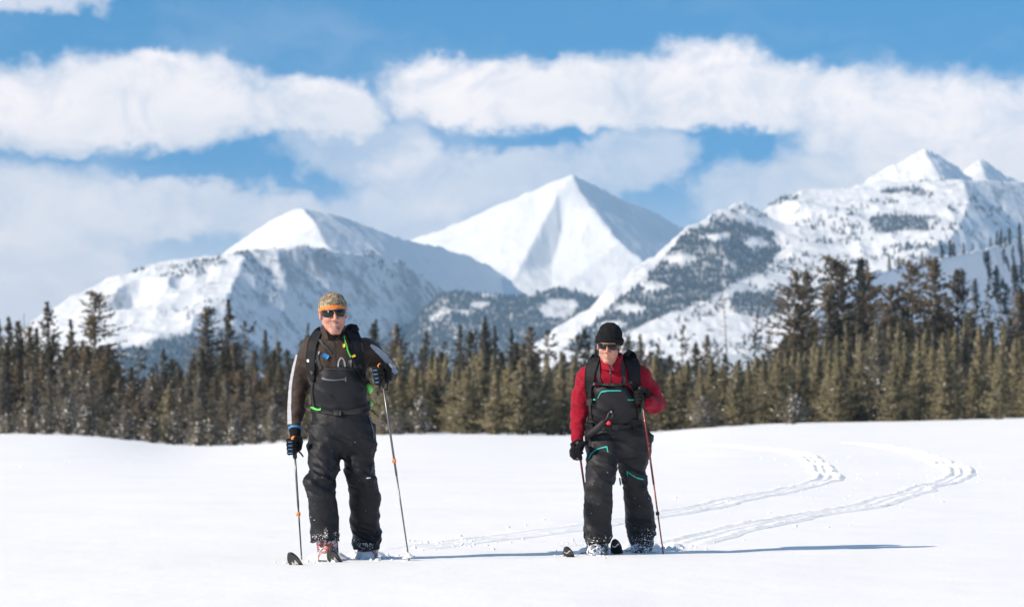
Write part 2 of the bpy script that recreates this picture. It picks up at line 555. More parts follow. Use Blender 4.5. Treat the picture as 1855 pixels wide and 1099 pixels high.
TQ = terrain('snow_peak', rp, [[4, 3, 2, 1, 0, 5, 6, 7], [0, 8, 9]], 1500, 1800, 2.2, 4500, 5100, 6, 4.0, 50, [M_FAR], gully=6, blur=2, far=1.5)
rq = [(1776, 289, 5000), (1755, 301, 5000), (1730, 318, 4990), (1680, 350, 4980), (1800, 303, 5080), (1826, 320, 5160), (1900, 350, 5300),
      (1782, 310, 4930), (1800, 345, 4840), (1720, 360, 4860), (1760, 390, 5300), (1680, 390, 4850), (1900, 390, 5000), (1900, 390, 5400), (1680, 390, 5300)]
TZ = terrain('far_snow_peak', rq, [[3, 2, 1, 0, 4, 5, 6], [0, 7, 8]], 1680, 1900, 2.2, 4850, 5350, 6, 4.0, 50, [M_FAR], gully=6, blur=2, far=1.5)

# near slope on the right, turned from the sun
nh = [(1420, 640, 930), (1480, 560, 1010), (1540, 505, 1130), (1600, 488, 1280), (1650, 478, 1420), (1700, 464, 1580), (1780, 449, 1850), (1860, 425, 2120), (1990, 385, 2600), (2200, 330, 3200),
      (1440, 760, 880), (1560, 760, 1060), (1700, 760, 1420), (1860, 750, 1880), (2200, 740, 2900), (1700, 600, 1500), (1860, 560, 2000), (1600, 600, 1180),
      (1500, 660, 1500), (1700, 620, 2100), (2000, 600, 3000), (2200, 600, 3500)]
TN = terrain('near_slope', nh, [list(range(10))], 1430, 2200, 3, 880, 3200, 5, 2.2, 40, [M_FAR], gully=1.5, far=0.62)


# ------------------------------------------------------------------ haze
def build_haze():
    bm = bmesh.new()
    bmesh.ops.create_cube(bm, size=1)
    for v in bm.verts:
        v.co = Vector((v.co.x * 46000, -120 + (v.co.y + 0.5) * 14400, -62 + (v.co.z + 0.5) * 950))
    me = bpy.data.meshes.new('haze')
    bm.to_mesh(me)
    m = bpy.data.materials.new('haze')
    m.use_nodes = True
    T = NT(m.node_tree)
    T.n.clear()
    out = T.node('ShaderNodeOutputMaterial')
    v = T.node('ShaderNodeVolumePrincipled')
    v.inputs['Color'].default_value = (0.42, 0.70, 1.0, 1)
    v.inputs['Density'].default_value = 7.5e-5
    v.inputs['Anisotropy'].default_value = -0.1
    T.l.new(v.outputs[0], out.inputs['Volume'])
    me.materials.append(m)
    link('haze', me, kind='stuff')


build_haze()


# ------------------------------------------------------------------ trees
def foliage_material(name, cols, frost=0.0):
    m, T, b = mat(name)
    oi = T.node('ShaderNodeObjectInfo')
    tc = T.node('ShaderNodeTexCoord').outputs['Object']
    n = T.noise(tc, 1.7, 3, 0.6)
    n2 = T.noise(tc, 9.0, 2, 0.6)
    a = T.mix(oi.outputs['Random'], cols[0], cols[1])
    c = T.mix(T.ramp(n, 0.35, 0.68), a, cols[2])
    c = T.mix(T.ramp(n2, 0.5, 0.75, 0, 0.35), c, tuple(x * 0.8 for x in cols[1]))
    if frost:
        c = T.mix(T.math('MULTIPLY', T.ramp(T.noise(tc, 4.5, 4, 0.7), 0.5, 0.72), frost), c, (0.42, 0.42, 0.43))
    T.put(b.inputs['Base Color'], c)
    b.inputs['Roughness'].default_value = 0.75
    b.inputs['Specular IOR Level'].default_value = 0.2
    tl = T.node('ShaderNodeBsdfTranslucent')                 # needle sprays let part of the light through
    T.put(tl.inputs['Color'], c)
    mx = T.node('ShaderNodeMixShader')
    mx.inputs[0].default_value = 0.5
    T.l.new(b.outputs[0], mx.inputs[1])
    T.l.new(tl.outputs[0], mx.inputs[2])
    T.l.new(mx.outputs[0], T.n['Material Output'].inputs['Surface'])
    return m


M_OLIVE = foliage_material('needles_olive', [(0.33, 0.30, 0.185), (0.42, 0.36, 0.22), (0.25, 0.235, 0.16)], 0.25)
M_DARK = foliage_material('needles_dark', [(0.105, 0.102, 0.075), (0.145, 0.13, 0.085), (0.085, 0.085, 0.07)], 0.10)
M_BROWN = foliage_material('needles_brown', [(0.22, 0.18, 0.12), (0.27, 0.21, 0.132), (0.15, 0.13, 0.092)], 0.06)
M_FROST = foliage_material('needles_frosted', [(0.23, 0.205, 0.155), (0.28, 0.245, 0.18), (0.17, 0.165, 0.145)], 0.5)
M_BLUE = foliage_material('needles_hazed', [(0.07, 0.08, 0.085), (0.085, 0.092, 0.092), (0.06, 0.07, 0.078)], 0.0)  # distance haze put into the needle colour: paler and bluer than the trees
M_DEEP = foliage_material('needles_deep', [(0.035, 0.042, 0.038), (0.05, 0.054, 0.044), (0.03, 0.034, 0.034)], 0.0)
M_BARK = plain('bark', (0.16, 0.125, 0.10), 0.9, var=0.5, vscale=6, bump=0.6, bscale=25)
M_GREYBARK = plain('grey_bark', (0.27, 0.24, 0.215), 0.9, var=0.4, vscale=5, bump=0.5, bscale=25)


def trunk_mesh(name, H, r0, seed, lean=0.0, m=None):
    rg = np.random.default_rng(seed)
    n, k = 9, 7
    V, Fc = [], []
    off = np.cumsum(rg.normal(0, 0.008 * H, (n, 2)), 0) * 0.5
    off -= off[0]
    for i in range(n):
        t = i / (n - 1)
        r = r0 * (1 - t) ** 0.8 + 0.012 + (r0 * 0.5 if i == 0 else 0)
        for j in range(k):
            a = 2 * math.pi * j / k
            V.append((off[i, 0] + lean * H * t * t + r * math.cos(a), off[i, 1] + r * math.sin(a), H * t - (0.3 if i == 0 else 0)))
    for i in range(n - 1):
        for j in range(k):
            Fc.append((i * k + j, i * k + (j + 1) % k, (i + 1) * k + (j + 1) % k, (i + 1) * k + j))
    Fc.append(tuple((n - 1) * k + j for j in range(k)))
    return mesh_from(name, V, Fc, [m or M_BARK]), off, lean


def crown_mesh(name, H, Rb, z0, seed, off, lean, mats, dz=0.2, nb=6, prof=0.9, el0=-12, el1=48, step=0.2, ragged=0.3, spray=(0.34, 0.13), snow=0.03, gaps=0.0, ntri=2, oneside=0.0):
    """whorled branches, each carrying many small needle sprays"""
    rg = np.random.default_rng(seed)
    C, U, L, Wd, S = [], [], [], [], []
    tw = []
    z = z0 * H
    side = rg.uniform(0, 6.28)
    while z < H * 0.985:
        t = (z - z0 * H) / (H * (1 - z0))
        f = (1 - t) ** prof
        if t < 0.12:
            f *= 0.62 + 3.2 * t
        wl = 1 + ragged * rg.normal(0, 0.7)
        o = np.array([np.interp(z / H * 8, range(9), off[:, 0]) + lean * H * (z / H) ** 2, np.interp(z / H * 8, range(9), off[:, 1])])
        for b in range(nb + rg.integers(-1, 2)):
            if rg.random() < gaps * (0.6 + 0.8 * math.sin(z * 2.1 + seed)):
                continue
            az = rg.uniform(0, 2 * math.pi)
            ln = max(0.12, Rb * f * max(0.25, wl) * rg.uniform(0.55, 1.15) * (1 + oneside * math.cos(az - side)))
            el = R(el0 + (el1 - el0) * t ** 1.3 + rg.normal(0, 7))
            d = np.array([math.cos(az) * math.cos(el), math.sin(az) * math.cos(el), math.sin(el)])
            base = np.array([o[0], o[1], z])
            ns = max(2, int(ln / step))
            tw.append((base, base + d * ln * 0.92, 0.012 + 0.012 * ln))
            for s in range(ns):
                q = (s + rg.uniform(0.2, 1.0)) / ns
                q = 0.18 + 0.82 * q
                p = base + d * ln * q
                p[2] += 0.12 * ln * q * q * (1 if el1 > 40 else -0.4)
                w = (0.30 - 0.16 * q) * min(1, ln)
                p = p + rg.normal(0, 1, 3) * (w, w, w * 0.55) * 0.6
                for _ in range(ntri):
                    u = d + rg.normal(0, 0.65, 3) + np.array((0, 0, 0.25))
                    u /= np.linalg.norm(u)
                    C.append(p)
                    U.append(u)
                    L.append(spray[0] * rg.uniform(0.6, 1.25))
                    Wd.append(spray[1] * rg.uniform(0.7, 1.3))
                    S.append(1 if (rg.random() < snow and q > .3) else 0)
        z += dz * rg.uniform(0.7, 1.3)
    # leader
    for k in range(5):
        C.append(np.array((off[-1, 0] + lean * H, off[-1, 1], H * (0.955 + 0.009 * k))))
        u = np.array((rg.normal(0, .25), rg.normal(0, .25), 1.0))
        U.append(u / np.linalg.norm(u)); L.append(spray[0]); Wd.append(spray[1] * 0.8); S.append(0)
    C, U, L, Wd, S = map(np.array, (C, U, L, Wd, S))
    n = len(C)
    rv = rg.normal(0, 1, (n, 3))
    zz = np.clip(C[:, 2] / H * 8, 0, 8)
    ox = np.interp(zz, range(9), off[:, 0]) + lean * H * (C[:, 2] / H) ** 2
    oy = np.interp(zz, range(9), off[:, 1])
    outw = np.stack([C[:, 0] - ox, C[:, 1] - oy, 0 * ox], 1)
    outw /= np.linalg.norm(outw, axis=1, keepdims=True) + 1e-6
    outw += np.array([0, 0, .5]) + rg.normal(0, .32, (n, 3))
    outw /= np.linalg.norm(outw, axis=1, keepdims=True)
    sd = np.cross(U, rv)
    sd /= np.linalg.norm(sd, axis=1, keepdims=True) + 1e-9
    a = C - U * L[:, None] * 0.4
    b = C + sd * Wd[:, None] * 0.5
    c = C + U * L[:, None] * 0.6
    d = C - sd * Wd[:, None] * 0.5
    V = np.stack([a, b, c, d], 1).reshape(-1, 3)
    Fq = np.arange(4 * n).reshape(n, 4)
    back = (np.cross(b - a, c - a) * outw).sum(1) < 0
    Fq[back] = Fq[back][:, ::-1]
    # twigs
    tv, tf = [], []
    for (p, q, r) in tw:
        i = len(tv)
        tv += [p + (r, 0, 0), p + (-r * .5, r * .87, 0), p + (-r * .5, -r * .87, 0), q]
        tf += [(i, i + 1, i + 3, i + 3), (i + 1, i + 2, i + 3, i + 3)]
    nv = len(V)
    V = np.concatenate([V, np.array(tv)])
    faces = [tuple(f) for f in Fq.tolist()] + [(x[0] + nv, x[1] + nv, x[2] + nv) for x in tf]
    mi = list(S) + [2] * len(tf)
    me = mesh_from(name, V, faces, mats + [M_CLING, M_BARK], smooth=True, midx=mi)
    vn = np.zeros((len(me.vertices), 3), np.float32)
    me.vertices.foreach_get('normal', vn.ravel())
    vn[:nv] = np.repeat(outw, 4, 0)                        # sprays of one bough catch the light together
    me.normals_split_custom_set_from_vertices(vn.tolist())
    return me


def variant(kind, seed):
    """one pair of meshes (trunk, crown) and the height they were grown to"""
    rg = np.random.default_rng(seed + 500)
    if kind == 'young':                               # dense young lodgepole, olive, branches to the snow
        H = 5.0
        t, off, ln = trunk_mesh('young_trunk', H, 0.075, seed)
        c = crown_mesh('young_crown', H, rg.uniform(1.15, 1.55), 0.02, seed, off, ln, [M_OLIVE], dz=0.14, nb=9, prof=0.8, el0=2, el1=62, step=0.14, spray=(0.22, 0.075), ntri=4, snow=0.010, ragged=0.28, gaps=0.05)
    elif kind == 'frosted':
        H = 5.0
        t, off, ln = trunk_mesh('frosted_trunk', H, 0.075, seed)
        c = crown_mesh('frosted_crown', H, rg.uniform(1.25, 1.7), 0.03, seed, off, ln, [M_FROST], dz=0.17, nb=7, prof=0.72, el0=-2, el1=55, step=0.15, spray=(0.22, 0.075), ntri=4, snow=0.03, ragged=0.4, gaps=0.12)
    elif kind == 'mid':                               # middle-sized darker spruce or pine
        H = 8.0
        t, off, ln = trunk_mesh('mid_trunk', H, 0.11, seed)
        c = crown_mesh('mid_crown', H, rg.uniform(2.0, 2.6), 0.04, seed, off, ln, [M_BROWN if seed % 2 else M_DARK], dz=0.2, nb=7, prof=0.8, el0=-10, el1=50, step=0.19, spray=(0.28, 0.10), ntri=4, snow=0.006, ragged=0.42, gaps=0.14)
    elif kind == 'spruce':                            # tall narrow dark spire
        H = 13.0
        t, off, ln = trunk_mesh('spruce_trunk', H, 0.17, seed)
        c = crown_mesh('spruce_crown', H, rg.uniform(2.1, 2.6), 0.07, seed, off, ln, [M_DARK], dz=0.24, nb=8, prof=0.85, el0=-20, el1=45, step=0.2, spray=(0.34, 0.12), ntri=4, snow=0.004, ragged=0.38, gaps=0.12)
    elif kind == 'ragged':                            # tall pine with an open uneven crown
        H = 14.0
        t, off, ln = trunk_mesh('ragged_trunk', H, 0.18, seed, lean=rg.uniform(-.015, .015), m=M_GREYBARK)
        c = crown_mesh('ragged_crown', H, rg.uniform(2.7, 3.4), 0.14, seed, off, ln, [M_BROWN], dz=0.25, nb=8, prof=0.5, el0=-8, el1=36, step=0.2, spray=(0.36, 0.13), snow=0.003, ragged=0.6, gaps=0.2, ntri=4, oneside=0.25)
    elif kind == 'open':                              # sparse dark pine
        H = 12.0
        t, off, ln = trunk_mesh('open_trunk', H, 0.13, seed, lean=rg.uniform(-.02, .02), m=M_GREYBARK)
        c = crown_mesh('open_crown', H, rg.uniform(1.5, 2.0), 0.3, seed, off, ln, [M_DARK], dz=0.36, nb=5, prof=0.5, el0=-10, el1=45, step=0.26, spray=(0.42, 0.16), snow=0.004, ragged=0.85, gaps=0.42, ntri=3, oneside=0.3)
    elif kind == 'snag':                              # nearly bare stem with a few twigs
        H = 11.0
        t, off, ln = trunk_mesh('snag_trunk', H, 0.11, seed, lean=rg.uniform(-.02, .02), m=M_GREYBARK)
        c = crown_mesh('snag_crown', H, 0.75, 0.3, seed, off, ln, [M_BROWN], dz=0.4, nb=4, prof=0.45, el0=-15, el1=30, step=0.35, spray=(0.25, 0.07), snow=0.01, ragged=0.7, gaps=0.4, ntri=1)
    elif kind == 'shrub':
        H = 1.6
        t, off, ln = trunk_mesh('shrub_stem', H * .7, 0.04, seed)
        c = crown_mesh('shrub_crown', H, 1.0, 0.03, seed, off, ln, [M_FROST], dz=0.09, nb=9, prof=0.45, el0=15, el1=70, step=0.13, spray=(0.2, 0.07), snow=0.10, ragged=0.4)
    elif kind == 'far':
        H = 7.0
        t, off, ln = trunk_mesh('far_trunk', H, 0.14, seed)
        c = crown_mesh('far_crown', H, rg.uniform(1.2, 1.6), 0.08, seed, off, ln, [M_DEEP], dz=0.28, nb=7, prof=0.75, el0=-10, el1=45, step=0.28, spray=(0.5, 0.2), snow=0.0, ragged=0.4)
    return t, c, H


VAR = {}
for kind, cnt in (('young', 7), ('frosted', 4), ('mid', 6), ('spruce', 4), ('ragged', 5), ('open', 3), ('snag', 2), ('shrub', 3), ('far', 3)):
    VAR[kind] = [variant(kind, 100 * len(VAR) + i) for i in range(cnt)]
NAMES = {'young': 'young_pine', 'frosted': 'young_pine', 'mid': 'pine_tree', 'spruce': 'spruce_tree', 'ragged': 'pine_tree', 'open': 'pine_tree', 'snag': 'bare_tree', 'shrub': 'shrub', 'far': 'spruce_tree'}


def plant(kind, px, top, D, label, group, z=None, wide=None, k=None):
    v = VAR[kind][(k if k is not None else rng.integers(0, 1000)) % len(VAR[kind])]
    w = P(px, 745, D)
    if z is None:
        z = float(ground_z(w[0], w[1]))
    h = float(P(px, top, D)[2]) - z
    s = h / v[2]
    wd = s if wide is None else wide
    e = bpy.data.objects.new(NAMES[kind], None)
    COL.objects.link(e)
    e.location = (w[0], w[1], z - 0.03)
    e.rotation_euler = (rng.normal(0, .018), rng.normal(0, .018), rng.uniform(0, 6.28))
    e.scale = (wd, wd, s)
    e.empty_display_size = 0.2
    e['label'] = label
    e['category'] = 'shrub' if kind == 'shrub' else 'tree'
    e['group'] = group
    for nm, me in (('trunk', v[0]), ('crown', v[1])):
        c = bpy.data.objects.new(nm, me)
        COL.objects.link(c)
        c.parent = e
    return e


# tall trees that stand out over the forest: kind, px, top py, distance, width factor, label
TALL = [
    ('spruce', 12, 572, 235, .95, 'broad dark spruce at the western edge of the forest'),
    ('snag', 50, 566, 240, 1.0, 'thin pale half-bare tree beside the broad dark edge spruce'),
    ('spruce', 93, 545, 250, 1.0, 'tall pointed dark spruce just east of the pale half-bare tree'),
    ('spruce', 133, 577, 255, .85, 'shorter dark spruce between the pointed spruce and the ragged round-topped pine'),
    ('ragged', 170, 531, 250, .95, 'tall ragged round-topped pine rising against the sunlit foot of the broad mountain'),
    ('mid', 185, 625, 232, 1.3, 'brownish pine in front of the ragged round-topped pine'),
    ('open', 32, 582, 262, .8, 'thin open-crowned pine behind the broad dark edge spruce'),
    ('open', 248, 628, 262, .9, 'low thin pine standing in the gap east of the ragged round-topped pine'),
    ('spruce', 298, 630, 270, .95, 'low bushy dark spruce halfway between the ragged pine and the twin tall trees'),
    ('snag', 335, 612, 290, 1.0, 'thin bare stem just before the twin tall trees'),
    ('ragged', 377, 553, 262, .85, 'open pine with bare lower trunk, first of the twin tall trees behind the field'),
    ('spruce', 416, 541, 265, 1.0, 'tall dark spruce, the higher of the twin tall trees'),
    ('open', 449, 581, 275, .95, 'slim dark pine close beside the higher twin tree'),
    ('spruce', 484, 596, 280, .75, 'small dark spruce nearest the man in brown, towards the twin trees'),
    ('snag', 503, 590, 300, 1.0, 'wispy bare tree close behind the sleeve of the man in brown'),
    ('spruce', 551, 584, 300, .6, 'narrow spruce top showing above the shoulder of the man in brown'),
    ('spruce', 684, 576, 275, .8, 'dark spruce just past the raised elbow of the man in brown'),
    ('mid', 722, 588, 255, 1.15, 'bushy olive-topped pine beside the raised glove of the man in brown'),
    ('spruce', 765, 627, 290, .7, 'small pointed spruce before the row of four dark spires'),
    ('open', 800, 618, 300, .7, 'slender dark pine beside the first of the four dark spires'),
    ('spruce', 832, 587, 280, .85, 'broad dark spruce, first of the dark spires between the skiers'),
    ('open', 858, 597, 290, .75, 'thin pine squeezed between the first two dark spires'),
    ('spruce', 879, 572, 285, .75, 'narrowest and highest dark spire between the skiers'),
    ('spruce', 900, 589, 288, .75, 'slim dark spruce next to the highest spire'),
    ('spruce', 926, 594, 282, .8, 'dark even spruce midway between the two skiers'),
    ('mid', 961, 592, 262, 1.25, 'full brownish pine closing the row of dark spires'),
    ('open', 1000, 640, 300, .9, 'low sparse pine west of the bluish spruce behind the woman'),
    ('far', 1061, 595, 420, 1.0, 'bluish far spruce beside the black hat of the woman'),
    ('far', 1080, 610, 430, .9, 'bluish far spruce almost hidden behind the black hat of the woman'),
    ('mid', 1155, 606, 262, .85, 'brown-green pine just beyond the backpack of the woman'),
    ('mid', 1193, 622, 265, .75, 'small pointed pine over the red sleeve of the woman'),
    ('open', 1236, 588, 272, .85, 'spindly open pine standing against the white slope past the woman'),
    ('open', 1258, 618, 278, .7, 'short companion of the spindly open pine'),
    ('open', 1303, 622, 300, .7, 'low dark pine on the white slope by the thin snag'),
    ('snag', 1322, 520, 270, .9, 'tall bare snag standing alone against the white slope'),
    ('open', 1364, 562, 280, .62, 'thin pine midway between the tall snag and the dark grove'),
    ('open', 1391, 575, 275, .9, 'sparse broken pine at the western end of the dark grove'),
    ('ragged', 1437, 491, 262, .78, 'first tall pine of the dark grove, gnarled with a lobed top'),
    ('ragged', 1460, 484, 268, .62, 'slim open pine paired with the first tall pine of the grove'),
    ('ragged', 1510, 466, 265, 1.0, 'broad tall pine with a forked dense top in the dark grove'),
    ('ragged', 1533, 472, 272, .78, 'tall pine leaning into the forked broad pine of the grove'),
    ('far', 1567, 468, 560, 1.3, 'far bluish spruce showing between the tall grove pines'),
    ('ragged', 1588, 491, 266, .92, 'dense brown pine in the middle of the dark grove'),
    ('ragged', 1612, 512, 262, .85, 'lower brown pine filling the middle of the dark grove'),
    ('ragged', 1650, 477, 268, .95, 'tall pine with a flat shaggy top past the grove middle'),
    ('ragged', 1688, 461, 264, .98, 'highest brown pine of the dark grove, thick to the top'),
    ('ragged', 1735, 488, 266, .8, 'pine with a thin pointed top east of the highest grove pine'),
    ('snag', 1768, 505, 275, 1.2, 'greyish half-dead tree at the end of the dark grove'),
    ('open', 1790, 516, 300, .75, 'thin dark pine against the shaded near slope'),
    ('open', 1815, 532, 280, .85, 'short brown pine at the eastern end of the forest'),
    ('ragged', 1853, 524, 262, .8, 'ragged pine cut by the eastern edge of the view'),
    ('open', 1838, 480, 420, .6, 'slender dark tree climbing the shaded near slope'),
]
for i, (kind, px, top, D, wf, lab) in enumerate(TALL):
    w = P(px, 745, D)
    z = float(ground_z(w[0], w[1]))
    if D > 380:
        z = float(P(px, 700, D)[2])
    s = (float(P(px, top, D)[2]) - z) / VAR[kind][0][2]
    plant(kind, px, top, D, lab, 'tall trees over the forest', z=z, wide=max(0.35, (0.45 * s + 0.5) * wf), k=i)

# forest body: rows from the field edge inwards
FRONT = np.array([(-80, 690), (0, 685), (120, 690), (200, 700), (300, 705), (420, 700), (520, 690), (600, 680), (690, 655), (760, 650), (830, 655), (900, 650), (960, 655), (1020, 650), (1100, 660), (1200, 668), (1300, 672),
                  (1400, 660), (1460, 648), (1520, 632), (1600, 618), (1660, 612), (1720, 622), (1800, 612), (1880, 608), (1960, 600)], float)
BACK = np.array([(-80, 610), (40, 605), (150, 620), (230, 655), (330, 650), (420, 630), (520, 632), (600, 640), (700, 628), (800, 640), (900, 628), (1000, 640), (1100, 640), (1200, 655), (1300, 655), (1380, 640), (1450, 588), (1550, 560), (1700, 560), (1800, 580), (1880, 590), (1960, 590)], float)
REFS = ['the broad western edge spruce', 'the pale half-bare western tree', 'the tall pointed western spruce', 'the shorter dark western spruce', 'the ragged round-topped pine', 'the brownish pine by the ragged one', 'the thin open western pine', 'the thin pine in the gap', 'the low bushy dark spruce', 'the bare stem before the twins', 'the open first twin tree', 'the higher twin spruce', 'the slim pine beside the twins', 'the small spruce by the man', 'the wispy tree at the brown sleeve', "the narrow spruce at the man's shoulder", "the spruce past the man's elbow", 'the olive-topped pine by the raised glove', 'the small spruce before the spires', 'the slender pine beside the first spire', 'the broad first spire', 'the thin pine squeezed between spires', 'the highest narrow spire', 'the slim spruce by the highest spire', 'the even spruce midway between skiers', 'the full brownish spire-end pine', 'the low sparse pine nearing the woman', 'the bluish spruce by the black hat', 'the spruce hidden by the black hat', "the pine beyond the woman's backpack", 'the small pine over the red sleeve', 'the spindly pine on the white slope', 'the short companion of the spindly pine', 'the low pine by the snag', 'the tall lone snag', 'the thin pine past the snag', 'the sparse broken pine', 'the gnarled first grove pine', 'the slim paired grove pine', 'the forked broad grove pine', 'the leaning grove pine', 'the far bluish grove spruce', 'the dense middle grove pine', 'the lower middle grove pine', 'the flat-topped shaggy grove pine', 'the highest grove pine', 'the thin-pointed grove pine', 'the greyish half-dead tree', 'the thin pine on the shaded slope', 'the short eastern brown pine', 'the ragged easternmost pine', 'the slender tree on the shaded slope']


def rowlabels(rows, text, between):
    """label each tree of a row by its kind, its size among its neighbours and the tall tree it stands below"""
    tx = np.array([t[1] for t in TALL], float)
    bucket = {}
    for r in rows:
        bucket.setdefault((r[0], int(np.argmin(np.abs(tx - r[1])))), []).append(r)
    for (kind, j), rs in bucket.items():
        rs.sort(key=lambda r: r[2])
        words = {1: [''], 2: ['taller ', 'shorter '], 3: ['tallest ', 'middle-sized ', 'shortest ']}.get(len(rs)) or ['tallest ', 'taller ', 'shorter '] + ['shortest '] * (len(rs) - 3)
        for r, w in zip(rs, words):
            plant(kind, r[1], r[2], r[3], w + text[kind] + ' ' + between + ' ' + REFS[j], r[5], wide=r[4])


rows = []
px = -50.0
while px < 1910:
    top = np.interp(px, FRONT[:, 0], FRONT[:, 1]) + rng.normal(0, 18) + (45 if rng.random() < .16 else 0)
    kind = 'frosted' if rng.random() < (0.85 if px < 560 else 0.12) else 'young'
    rows.append((kind, px, top, 203 + rng.uniform(-4, 9), rng.uniform(0.85, 1.2), 'young pines along the edge of the snowfield'))
    px += rng.uniform(17, 29) if px > 560 else rng.uniform(20, 34)
rowlabels(rows, {'frosted': 'frosted grey-green young front-row pine', 'young': 'olive bushy young front-row pine'}, 'below')
rows = []
px = -60.0
while px < 1915:
    top = np.interp(px, FRONT[:, 0], FRONT[:, 1]) * 0.62 + np.interp(px, BACK[:, 0], BACK[:, 1]) * 0.38 + rng.normal(0, 12)
    k = 'young' if (px > 560 and rng.random() < .75) else ('frosted' if rng.random() < .5 else 'mid')
    rows.append((k, px, top, 219 + rng.uniform(-5, 8), rng.uniform(0.85, 1.15) * (0.8 if k == 'mid' else 1), 'second row of young pines'))
    px += rng.uniform(19, 33)
rowlabels(rows, {'frosted': 'frosted second-row pine', 'young': 'olive second-row pine', 'mid': 'dark brownish second-row pine'}, 'rising below')
rows = []
px = -60.0
while px < 1915:
    top = np.interp(px, BACK[:, 0], BACK[:, 1]) + rng.normal(0, 20)
    rows.append((str(rng.choice(['mid', 'mid', 'mid', 'spruce', 'open'])), px, top, 240 + rng.uniform(-8, 22), rng.uniform(0.75, 1.05), 'middle-sized trees of the forest'))
    px += rng.uniform(20, 36)
rowlabels(rows, {'mid': 'mid-height brownish pine', 'spruce': 'mid-height dark spruce', 'open': 'mid-height thin sparse pine'}, 'in the forest by')
rows = []
for px in list(np.arange(-30, 560, 38)) + [700, 730, 760, 1270, 1440]:
    px = px + rng.uniform(-10, 10)
    b = np.interp(px, EDGE[:, 0], EDGE[:, 1])
    rows.append(('shrub', px, b - rng.uniform(28, 60), 196 + rng.uniform(-3, 3), rng.uniform(.7, 1.1), 'shrubs along the edge of the snowfield'))
rowlabels(rows, {'shrub': 'low frosted leafless shrub'}, 'at the field edge below')

# dark spruces on the crest and flank of the near slope, each at its own spot on the ground there
for (px, by, hpx, lab) in [(1428, 560, 0, ''), (1556, 500, 34, 'dark spruce low on the crest of the shaded slope'), (1572, 498, 26, 'small spruce beside the low crest spruce'), (1612, 492, 24, 'bushy spruce where the crest starts to climb'),
                           (1629, 490, 20, 'small bushy spruce behind the climbing crest'), (1671, 483, 22, 'rounded spruce on the crest before the paired spruces'), (1708, 468, 20, 'short spruce, first of the paired crest spruces'),
                           (1722, 466, 26, 'taller spruce of the pair on the crest'), (1729, 465, 22, 'slim spruce touching the pair on the crest'), (1747, 461, 18, 'lone small spruce on the crest'), (1763, 454, 12, 'tiny spruce on the crest above the lone one'),
                           (1796, 446, 14, 'tiny round spruce before the tight crest clump'), (1807, 446, 22, 'first spruce of the tight crest clump'), (1814, 447, 26, 'tallest spruce of the tight crest clump'), (1822, 447, 18, 'shortest spruce of the tight crest clump'),
                           (1830, 444, 25, 'spruce just above the tight crest clump'), (1848, 440, 28, 'spruce at the upper end of the crest'), (1820, 480, 24, 'spruce a little below the tight crest clump'), (1836, 470, 22, 'spruce on the open flank under the crest'),
                           (1792, 510, 44, 'slim tall spruce on the shaded flank'), (1846, 560, 60, 'tall dark spruce low on the shaded flank'), (1853, 520, 40, 'dark spruce at the edge of the shaded flank'), (1698, 505, 26, 'spruce at the foot of the crest pair'),
                           (1770, 560, 46, 'dark spruce standing low before the shaded flank'), (1806, 545, 52, 'full dark spruce below the slim flank spruce'), (1822, 575, 50, 'dark spruce close to the tall low flank spruce'), (1745, 530, 34, 'small spruce in the hollow under the crest'),
                           (1838, 512, 34, 'spruce between the open flank and the edge'), (1850, 470, 30, 'spruce under the upper end of the crest'), (1785, 478, 20, 'tiny spruce on the bare snow under the crest'), (1853, 600, 60, 'large dark spruce lowest on the shaded flank')]:
    if not hpx:
        continue
    X, Y, Z, ok = TN['X'], TN['Y'], TN['Z'], TN['ok']
    c = int(np.argmin(np.abs(X[0] / Y[0] - (px - 927.5) / F)))
    pyc = 745 - (Z[:, c] - CAMH) / Y[:, c] * F
    pyc = np.where(ok[:, c], pyc, 9999)
    vis = np.minimum.accumulate(pyc)
    r = np.where((pyc <= vis + 1e-6))[0]
    i = r[np.argmin(np.abs(pyc[r] - by))]
    D = float(Y[i, c])
    z = float(Z[i, c])
    plant('far', px, float(pyc[i]) - hpx * 1.25, D, lab, 'spruces on the shaded near slope', z=z, wide=hpx * D / F / 7.0 * 1.5)


# ------------------------------------------------------------------ woods on the far slopes: one mass of small conifers per mountain
def inside(poly, x, y):
    poly = np.array(poly, float)
    r = np.zeros(x.shape, bool)
    j = len(poly) - 1
    for i in range(len(poly)):
        (xi, yi), (xj, yj) = poly[i], poly[j]
        c = ((yi > y) != (yj > y)) & (x < (xj - xi) * (y - yi) / (yj - yi + 1e-12) + xi)
        r ^= c
        j = i
    return r


